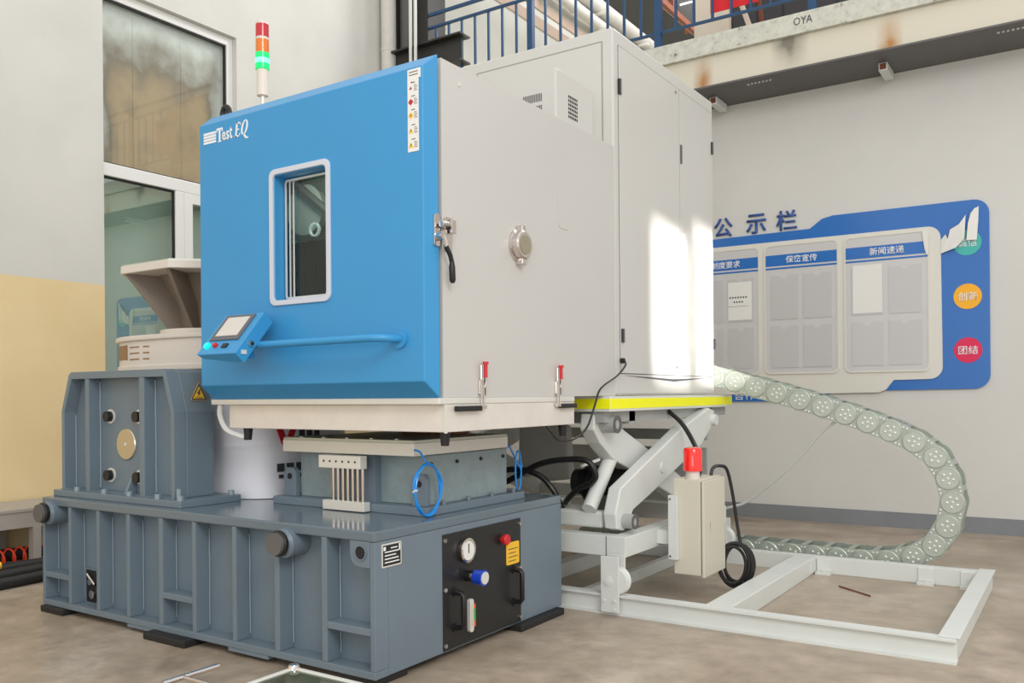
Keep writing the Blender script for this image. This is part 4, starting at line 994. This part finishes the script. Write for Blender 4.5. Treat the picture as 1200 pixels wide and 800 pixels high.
# side doors of the rear cabinet
for (y0, y1) in ((5.74, 6.862), (6.872, 7.60)):
    d_ = obj('cabinet_door', B().box(CX1, CX1+0.006, y0, y1, 1.655, 4.045), CH_TOWER, rc, bevel=0.003)
    obj('door_gap', B().ring(rr(y0-0.006, y1+0.006, 1.649, 4.051, 0.003, 1), rr(y0, y1, 1.655, 4.045, 0.003, 1), 'x', CX1, CX1+0.0015), BEZEL, d_)
for y, z, dy, h in ((5.745, 3.745, 0.02, 0.055), (5.765, 1.93, 0.02, 0.05), (7.607, 3.725, 0.016, 0.055), (7.64, 1.95, 0.016, 0.05)):
    hg = obj('door_hinge', B().box(CX1+0.004, CX1+0.018, y-dy, y+dy, z-h, z+h), BLACK, rc, bevel=0.003)
    obj('hinge_pin', B().cyl((CX1+0.018, y, z-h), (CX1+0.018, y, z+h), 0.008, seg=8), DARK_STEEL, hg)
obj('door_handle', B().prism(rr(6.875, 6.905, 3.43, 3.59, 0.012, 3), 'x', CX1+0.004, CX1+0.014), DARK_STEEL, rc)
for y, z in ((6.78, 4.0), (6.76, 1.72)): obj('key_lock', B().cyl((CX1+0.005, y, z), (CX1+0.014, y, z), 0.014, seg=14), CHROME, rc, smooth=True)
obj('lower_gap', B().prism([(5.79, 1.640), (6.72, 1.600), (7.50, 1.640), (6.72, 1.622)], 'x', CX1+0.0005, CX1+0.003), INK, rc)
obj('cable_gland', B().cyl((CX1, 5.745, 1.745), (CX1+0.03, 5.745, 1.745), 0.02, seg=12), BLACK, rc, smooth=True)
b = B(); b.tube([(CX1+0.03, 5.745, 1.745), (CX1+0.06, 5.70, 1.71), (CX1+0.06, 5.56, 1.63), (CX1+0.05, 5.33, 1.54), (CX1+0.05, 5.24, 1.42), (CX1+0.045, 5.14, 1.28), (CX1+0.04, 4.97, 1.21), (CX1+0.03, 4.80, 1.21), (CX1+0.01, 4.74, 1.26), (CX1-0.02, 4.72, 1.305)], 0.007, 6, 5)
obj('sensor_cable', b, BLACK, ch, smooth=True)

# ================================================================ SCISSOR LIFT
lf = thing('scissor_lift', 'pale grey scissor lift with yellow edged platform carrying the chamber rear', 'lift', (-3.7, 6.5, 0))
PXR = -2.80
pf = obj('platform', B().box(-4.75, PXR, 5.47, 7.97, 1.378, 1.488), LIFT, lf, bevel=0.004)
obj('yellow_stripe', B().box(PXR, PXR+0.002, 5.475, 7.965, 1.398, 1.470), YELLOW, pf)
obj('yellow_stripe', B().box(-4.745, PXR, 5.467, 5.47, 1.398, 1.470), YELLOW, pf)
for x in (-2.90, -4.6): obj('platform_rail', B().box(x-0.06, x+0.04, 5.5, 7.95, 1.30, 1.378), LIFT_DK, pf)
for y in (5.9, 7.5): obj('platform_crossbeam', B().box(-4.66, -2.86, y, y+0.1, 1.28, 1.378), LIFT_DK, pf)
# lower frame
lb_ = obj('lower_frame', B().ring([(-4.75, 5.42), (-2.665, 5.42), (-2.665, 7.42), (-4.75, 7.42)], [(-4.63, 5.54), (-2.785, 5.54), (-2.785, 7.30), (-4.63, 7.30)], 'z', 0.375, 0.515), LIFT, lf, bevel=0.005)
obj('corner_seam', B().box(-2.815, -2.81, 5.418, 5.42, 0.376, 0.514), INK, lb_)
# wheel legs
for x in (-2.79, -4.62):
    for y, s in ((5.345, 1), (7.44, -1)):
        lg = obj('leg_plate', B().box(x-0.0, x+0.135, y-0.055, y-0.040, 0.02 if s > 0 else 0.16, 0.40), LIFT, lf, bevel=0.003)
        obj('leg_plate', B().box(x-0.0, x+0.135, y+0.042, y+0.057, 0.16, 0.40), LIFT, lf, bevel=0.003)
        wh = obj('wheel', B().lathe([(0.088, -0.034), (0.095, -0.03), (0.095, -0.018), (0.072, -0.004), (0.072, 0.004), (0.095, 0.018), (0.095, 0.03), (0.088, 0.034)], (x+0.095, y, 0.232), (0, 1, 0), 32), LIFT, lf)
        obj('axle_cap', B().lathe([(0.034, 0), (0.034, 0.006), (0.018, 0.006), (0.018, 0.014)], (x+0.055, y-0.055, 0.232), (0, -1, 0), 18), LIFT, lg, smooth=True)
        for bx, bz in ((0.02, 0.10), (0.105, 0.10), (0.105, 0.04)): obj('leg_bolt', B().cyl((x+bx, y-0.055, bz), (x+bx, y-0.066, bz), 0.012, seg=6), LIFT, lg) if s > 0 else None
# arms, outer one rises away from the camera, inner one crosses it
outer = [(5.50, 0.555), (5.475, 0.66), (5.56, 0.835), (6.72, 1.235), (7.30, 1.375), (7.42, 1.35), (7.40, 1.25), (7.12, 1.07), (6.10, 0.755), (5.76, 0.66), (5.68, 0.56), (5.60, 0.53)]
inner = [(5.50, 1.365), (5.48, 1.25), (5.58, 1.15), (5.78, 1.02), (6.35, 0.83), (7.2, 0.53), (7.36, 0.56), (7.34, 0.66), (6.9, 0.86), (6.3, 1.10), (5.98, 1.225), (5.72, 1.365)]
for x0, x1, prof, nm in ((-2.865, -2.765, outer, 'outer_arm'), (-4.71, -4.61, outer, 'outer_arm'), (-3.05, -2.935, inner, 'inner_arm'), (-4.55, -4.45, inner, 'inner_arm')):
    am = obj(nm, B().prism(prof, 'x', x0, x1), LIFT, lf, bevel=0.01)
    if nm == 'outer_arm':
        pnn = obj('pivot_pin', B().cyl((x1-0.01, 5.605, 0.60), (x1+0.085, 5.605, 0.60), 0.052, seg=24), LIFT_DK, am, smooth=True)
        obj('pivot_pin', B().cyl((x0-0.02, 6.28, 0.93), (x1+0.01, 6.28, 0.93), 0.04, seg=20), LIFT, am, smooth=True)
        obj('top_roller', B().cyl((x1-0.02, 7.36, 1.27), (x1+0.04, 7.36, 1.27), 0.05, seg=20), LIFT, am, smooth=True)
    else:
        obj('pivot_pin', B().cyl((x1-0.02, 5.62, 1.285), (x1+0.115, 5.62, 1.285), 0.062, seg=24), LIFT_DK, am, smooth=True)
obj('pin_washer', B().ring(circ(5.605, 0.60, 0.053, 24), circ(5.605, 0.60, 0.030, 24), 'x', -2.681, -2.674), DARK_STEEL, lf)
obj('pin_washer', B().ring(circ(5.62, 1.285, 0.064, 24), circ(5.62, 1.285, 0.036, 24), 'x', -2.82, -2.814), DARK_STEEL, lf)
obj('cross_tube', B().box(-4.60, -2.90, 5.53, 5.64, 0.545, 0.665), LIFT, lf, bevel=0.02)
obj('cross_tube', B().box(-4.45, -3.05, 7.2, 7.3, 0.55, 0.65), LIFT, lf, bevel=0.01)
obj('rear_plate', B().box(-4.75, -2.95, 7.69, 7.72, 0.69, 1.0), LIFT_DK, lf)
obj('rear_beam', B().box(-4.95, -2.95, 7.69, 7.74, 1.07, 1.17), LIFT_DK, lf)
obj('hydraulic_strut', B().tube([(-2.99, 5.84, 1.02), (-2.99, 5.50, 0.68)], 0.055, 12), LIFT, lf, smooth=True)
obj('strut_lug', B().tube([(-3.02, 5.72, 1.02), (-3.08, 5.55, 0.98)], 0.012, 8), LIFT, lf)
pm = obj('pump_motor', B().cyl((-3.34, 6.15, 0.79), (-2.96, 6.15, 0.79), 0.15, seg=28), BLACK, lf, smooth=True)
obj('motor_endcap', B().cyl((-3.30, 5.98, 0.82), (-3.36, 5.98, 0.82), 0.10, seg=24), BLACK, pm, smooth=True)
obj('motor_box', B().box(-3.2, -3.0, 6.0, 6.25, 0.52, 0.72), DARK_STEEL, pm)
b = B(); b.cyl((-3.45, 5.85, 0.60), (-3.16, 5.85, 0.60), 0.06, seg=16); b.cyl((-3.42, 5.75, 0.68), (-3.30, 5.75, 0.70), 0.03, seg=12)
obj('valve_block', b, LIFT, lf, smooth=True)
# hydraulic hoses
t = thing('hydraulic_hose', 'black hose arching high between slip table and lift pump', 'hose', (-3.3, 5.4, 0.8), 'black hoses behind the slip table')
obj('hose', B().tube([(-3.75, 5.35, 0.80), (-3.60, 5.4, 0.87), (-3.38, 5.45, 0.99), (-3.18, 5.48, 1.03), (-3.00, 5.5, 1.025), (-2.945, 5.52, 0.93), (-3.0, 5.55, 0.86), (-3.10, 5.56, 0.82), (-3.22, 5.62, 0.74), (-3.3, 5.7, 0.69)], 0.022, 8, 6), BLACK, t, smooth=True)
t = thing('hydraulic_hose', 'black hose drooping low between slip table and base end', 'hose', (-3.5, 5.4, 0.8), 'black hoses behind the slip table')
obj('hose', B().tube([(-3.80, 5.35, 0.88), (-3.68, 5.4, 0.935), (-3.53, 5.45, 0.945), (-3.40, 5.5, 0.90), (-3.30, 5.52, 0.80), (-3.26, 5.55, 0.70), (-3.25, 5.6, 0.62)], 0.022, 8, 6), BLACK, t, smooth=True)
t = thing('folded_cover', 'grey folded cover hanging behind the slip table', 'cover', (-4.0, 6.4, 0.4))
b = B(); b.prism([(-4.52, 0.72), (-4.35, 0.74), (-4.18, 0.70), (-3.95, 0.73), (-3.98, 1.22), (-4.2, 1.26), (-4.3, 1.20), (-4.5, 1.24)], 'y', 6.9, 7.02)
obj('cloth', b, mat('light_grey_cover_cloth', rgb(206, 206, 204), 0.7), t, bevel=0.03)

# ================================================================ FLOOR TRACK
tr = thing('floor_track', 'white steel rail frame on the concrete floor below the lift', 'rail frame', (-2, 6.4, 0))
def channel_x(name, x0, x1, y0, y1, h, face):
    b_ = B()
    b_.box(x0, x1, y0, y1, h-0.014, h); b_.box(x0, x1, y0, y1, 0.0, 0.012)
    if face < 0: b_.box(x0, x1, y0+0.03, y0+0.042, 0.012, h-0.014)
    else: b_.box(x0, x1, y1-0.042, y1-0.03, 0.012, h-0.014)
    return obj(name, b_, LIFT, tr)
channel_x('front_rail', -4.9, -0.615, 5.315, 5.40, 0.137, -1)
obj('back_rail', B().box(-4.9, -0.66, 7.455, 7.53, 0.0, 0.137), LIFT, tr, bevel=0.004)
obj('end_beam', B().box(-0.70, -0.62, 5.348, 7.53, 0.0, 0.139), LIFT, tr, bevel=0.004)
obj('end_flange', B().box(-0.71, -0.60, 5.345, 7.53, 0.139, 0.146), LIFT, tr, bevel=0.002)
obj('cross_beam', B().box(-2.085, -1.915, 5.40, 7.455, 0.0, 0.135), LIFT, tr, bevel=0.006)
obj('cross_beam', B().box(-3.72, -3.60, 5.40, 7.455, 0.0, 0.12), LIFT, tr, bevel=0.006)
obj('tie_bar', B().box(-3.10, -3.03, 5.40, 7.455, 0.0, 0.09), LIFT, tr, bevel=0.006)
for x in (-1.13, -1.90, -0.83):
    br = obj('corner_bracket', B().box(x, x+0.12, 7.443, 7.455, 0.02, 0.125), LIFT, tr, bevel=0.003)
    obj('bracket_foot', B().box(x, x+0.12, 7.385, 7.443, 0.0, 0.02), LIFT, br)
    obj('bracket_bolt', B().cyl((x+0.06, 7.41, 0.02), (x+0.06, 7.41, 0.035), 0.013, seg=6), ALU, br)
obj('bracket_side', B().box(-1.915, -1.905, 7.30, 7.44, 0.02, 0.12), LIFT, tr)
tag(obj('thin_rod', B().tube([(-1.62, 7.0, 0.006), (-1.35, 6.78, 0.006)], 0.006, 6), RUST), 'thin brown rod lying on the floor inside the rail frame', 'rod')

# ================================================================ ELECTRICAL BOX
eb = thing('electrical_box', 'beige electrical cabinet with red beacon fixed to the lift side', 'electrical box', (-2.42, 6.1, 0.19))
EX0, EX1, EY0, EY1, EZ0, EZ1 = -2.525, -2.32, 5.93, 6.35, 0.195, 0.885
obj('body', B().box(EX0, EX1, EY0, EY1, EZ0, EZ1), BOXBEIGE, eb, bevel=0.006)
ed = obj('door', B().box(EX1+0.008, EX1+0.028, EY0-0.004, EY1+0.004, EZ0-0.01, EZ1-0.01), BOXBEIGE, eb, bevel=0.004)
obj('door_seal', B().box(EX1, EX1+0.008, EY0+0.012, EY1-0.012, EZ0+0.01, EZ1-0.02), SEAL, eb)
obj('key_lock', B().cyl((EX1+0.028, 6.05, 0.55), (EX1+0.034, 6.05, 0.55), 0.016, seg=14), CHROME, ed, smooth=True)
obj('lock_tab', B().box(EX1+0.034, EX1+0.037, 6.044, 6.056, 0.51, 0.59), ALU, ed)
mb = obj('mounting_bracket', B().box(EX0-0.03, EX0+0.04, EY0-0.035, EY0-0.002, 0.30, 0.765), LIFT, eb, bevel=0.003)
for z in (0.325, 0.74): obj('bracket_screw', B().cyl((EX0-0.012, EY0-0.035, z), (EX0-0.012, EY0-0.042, z), 0.008, seg=8), CHROME, mb)
obj('mounting_arm', B().box(-2.665, EX0, EY0+0.02, EY0+0.30, 0.40, 0.50), LIFT, eb)
obj('beacon_foot', B().cyl((-2.40, 5.99, EZ1), (-2.40, 5.99, EZ1+0.058), 0.052, 0.048, seg=24), RINGM, eb, smooth=True)
obj('red_beacon', B().lathe([(0.067, 0), (0.067, 0.148), (0.058, 0.165), (0.03, 0.17)], (-2.40, 5.99, EZ1+0.058), (0, 0, 1), 28), REDLENS, eb, smooth=True)
t = thing('power_cable', 'black cable running from the lift platform down to the beige box', 'cable', (-2.5, 6.5, 0.9))
obj('cable', B().tube([(-2.86, 6.62, 1.36), (-2.74, 6.60, 1.27), (-2.62, 6.55, 1.12), (-2.48, 6.33, 1.0), (-2.43, 6.2, 0.93), (-2.43, 6.17, 0.885)], 0.019, 8, 6), BLACK, t, smooth=True)
t = thing('coiled_cable', 'black cable coil hanging beside the beige electrical box', 'cable', (-2.25, 6.4, 0.05))
pts = [(-2.38, 6.30, 0.885), (-2.37, 6.32, 0.94), (-2.33, 6.35, 0.955), (-2.29, 6.40, 0.92), (-2.26, 6.44, 0.72), (-2.235, 6.46, 0.5), (-2.21, 6.46, 0.36)]
obj('lead', B().tube(pts, 0.013, 8, 6), BLACK, t, smooth=True)
random.seed(3)
for q in range(5):
    r_ = 0.112 + 0.011*(q % 3); o_ = 0.012*(q-2)
    pts = [(-2.235 + 0.8*o_ + r_*0.78*math.cos(2*PI*i/28), 6.42 + o_ + r_*0.45*math.cos(2*PI*i/28), 0.205 + 0.012*(q % 2) + r_*1.25*math.sin(2*PI*i/28)) for i in range(29)]
    obj('coil_turn', B().tube(pts, 0.013, 8), BLACK, t, smooth=True)

# ================================================================ CABLE CARRIER CHAIN
cc = thing('cable_carrier', 'zinc plated steel cable carrier chain curving from floor to chamber rear', 'cable carrier', (-2, 7.75, 0))
path = [Vector(p) for p in ((-3.05, 0, 1.695), (-2.811, 0, 1.643), (-2.211, 0, 1.478), (-1.645, 0, 1.295), (-1.165, 0, 1.092), (-0.985, 0, 0.915), (-0.905, 0, 0.650), (-0.975, 0, 0.353), (-1.16, 0, 0.185), (-1.42, 0, 0.106), (-2.0, 0, 0.100), (-2.7, 0, 0.100), (-3.4, 0, 0.100), (-4.3, 0, 0.100))]
fine = catmull(path, 24)
PITCH = 0.186
joints = [fine[0]]
for p in fine:
    if (p - joints[-1]).length >= PITCH: joints.append(p)
CYF, CYK = 7.66, 7.90
HW = 0.096
def link_mesh():
    b_ = B()
    pl_ = [(-HW*0.0 + HW*math.cos(math.radians(a)), HW*math.sin(math.radians(a))) for a in range(90, 271, 20)]
    pl_ += [(PITCH + HW*0.92*math.cos(math.radians(a)), HW*0.92*math.sin(math.radians(a))) for a in range(-90, 91, 20)]
    for y0, y1 in ((CYF, CYF+0.006), (CYK-0.006, CYK)): b_.prism(pl_, 'y', y0, y1)
    for z0, z1 in ((HW-0.012, HW-0.004), (-HW+0.004, -HW+0.012)): b_.box(PITCH*0.38, PITCH*0.62, CYF+0.006, CYK-0.006, z0, z1)
    for u in (0.42, 0.58):
        for v in (0.072, -0.072): b_.cyl((PITCH*u, CYF, v), (PITCH*u, CYF-0.005, v), 0.007, seg=6)
    return b_
def disc_mesh():
    b_ = B()
    b_.lathe([(HW*0.93, 0), (HW*0.93, 0.006), (HW*0.87, 0.010), (HW*0.84, 0.007)], (0, CYF-0.0005, 0), (0, -1, 0), 24)
    return b_
def rivet_mesh():
    b_ = B()
    for a in (0, 72, 144, 216, 288): b_.lathe([(0.0115, 0), (0.010, 0.006), (0.004, 0.010)], (0.040*math.cos(math.radians(a)), CYF-0.007, 0.040*math.sin(math.radians(a))), (0, -1, 0), 8)
    b_.lathe([(0.012, 0), (0.006, 0.008)], (0, CYF-0.007, 0), (0, -1, 0), 8)
    for u in (0.42, 0.58):
        for v in (0.072, -0.072): b_.cyl((PITCH*u, CYF-0.004, v), (PITCH*u, CYF-0.008, v), 0.009, seg=6)
    return b_
l0 = d0 = v0 = None
RIVET = mat('bright_zinc_rivet', rgb(236, 240, 234), 0.25, metal=0.3)
for i in range(len(joints) - 1):
    a, c = joints[i], joints[i+1]
    ang = math.atan2(-(c.z - a.z), c.x - a.x)
    loc = (a.x, 0.004*(i % 2), a.z)
    if l0 is None:
        l0 = obj('chain_link', link_mesh(), ZINC, cc); l0.location = loc; l0.rotation_euler = (0, ang, 0)
        d0 = obj('link_disc', disc_mesh(), ZINC2, l0)
        v0 = obj('rivets', rivet_mesh(), RIVET, l0); v0['kind'] = 'stuff'
    else:
        l = clone(l0, cc, loc, (0, ang, 0)); clone(d0, l); clone(v0, l)
t = thing('white_cord', 'thin white cord hanging from the cable carrier down to the floor', 'cord', (-2.3, 7.9, 0.4))
obj('cord', B().tube([(-1.79, 7.70, 1.26), (-1.95, 7.78, 1.14), (-2.24, 7.9, 0.84), (-2.64, 8.0, 0.51), (-2.85, 8.0, 0.42), (-3.2, 8.05, 0.30), (-3.5, 8.1, 0.02)], 0.012, 6, 6), WHITECORD, t, smooth=True)

# ================================================================ WORKBENCH AND HOSES AT LEFT
wb = thing('workbench', 'low grey steel bench against the yellow left wall', 'bench', (-8.2, 3.6, 0))
obj('bench_top', B().box(-8.58, -7.88, 2.2, 5.0, 0.50, 0.53), BENCHM, wb, bevel=0.004)
obj('front_rail', B().box(-7.92, -7.89, 2.2, 5.0, 0.36, 0.50), BENCHM, wb)
for y in (2.3, 4.13, 4.9):
    obj('leg', B().box(-7.97, -7.88, y, y+0.07, 0, 0.36), BENCHM, wb, bevel=0.003)
    obj('leg', B().box(-8.57, -8.50, y, y+0.07, 0, 0.50), BENCHM, wb, bevel=0.003)
oc = []
for q in range(150):
    a = q*0.7; oc.append((-8.15 + 0.06*math.sin(a), 3.2 + 0.0105*q, 0.085 + 0.065*math.cos(a)))
tag(obj('coil_hose', B().tube(oc, 0.009, 6, 2), ORANGEHOSE, smooth=True), 'orange red spiral air hose under the grey bench', 'hose')
for k, (x0, dz, lab) in enumerate(((-8.35, 0.06, 'black hose lying against the yellow wall under the bench'), (-7.72, 0.05, 'black hose on the floor in front of the bench leg'), (-7.45, 0.05, 'black hose second out from the bench leg on the floor'), (-7.18, 0.045, 'outermost black hose on the floor left of the machine base'))):
    o = obj('floor_hose', B().tube([(x0-0.25, 1.8, dz), (x0-0.1, 2.6, dz), (x0+0.02, 3.4, dz), (x0-0.03, 4.0, dz), (x0+0.05, 4.6, dz), (x0+0.03, 5.3, dz)], dz, 10, 6), RUBBER, smooth=True)
    tag(o, lab, 'hose', 'black hoses on the floor at left')
tag(obj('brass_coupling', B().cyl((-7.53, 3.50, 0.13), (-7.50, 3.66, 0.13), 0.03, seg=12), YLABEL, smooth=True), 'small yellow brass coupling lying on the black floor hose', 'coupling')

# ================================================================ TROLLEY IN FRONT
tl = thing('trolley', 'low trolley with dark green glass top and chrome handle at the front', 'trolley', (-2.0, 1.9, 0))
AX0, AX1, AY0, AY1, AZ = -2.66, -1.75, 1.55, 2.42, 0.42
obj('glass_top', B().box(AX0+0.02, AX1-0.02, AY0+0.02, AY1-0.02, AZ-0.012, AZ-0.002), DARKMIRROR, tl)
obj('edge_trim', B().ring(rr(AX0, AX1, AY0, AY1, 0.01, 2), rr(AX0+0.022, AX1-0.022, AY0+0.022, AY1-0.022, 0.008, 2), 'z', AZ-0.03, AZ+0.004), ALU, tl, bevel=0.003)
for x in (AX0+0.012, AX1-0.012):
    for y in (AY0+0.012, AY1-0.012):
        cp = obj('corner_cap', B().lathe([(0.026, -0.02), (0.028, 0.0), (0.02, 0.016), (0.008, 0.02)], (x, y, AZ), (0, 0, 1), 14), CHROME, tl, smooth=True)
        obj('leg', B().cyl((x, y, 0.03), (x, y, AZ-0.03), 0.014, seg=12), CHROME, tl, smooth=True)
        obj('castor', B().cyl((x-0.015, y, 0.03), (x+0.015, y, 0.03), 0.03, seg=16), RUBBER, tl, smooth=True)
b = B(); b.tube([(-2.985, 2.05, AZ-0.02), (-2.985, 2.31, AZ-0.02)], 0.011, 10); b.tube([(-2.985, 2.14, AZ-0.02), (-2.64, 2.14, AZ-0.02)], 0.009, 10)
obj('push_handle', b, CHROME, tl, smooth=True)
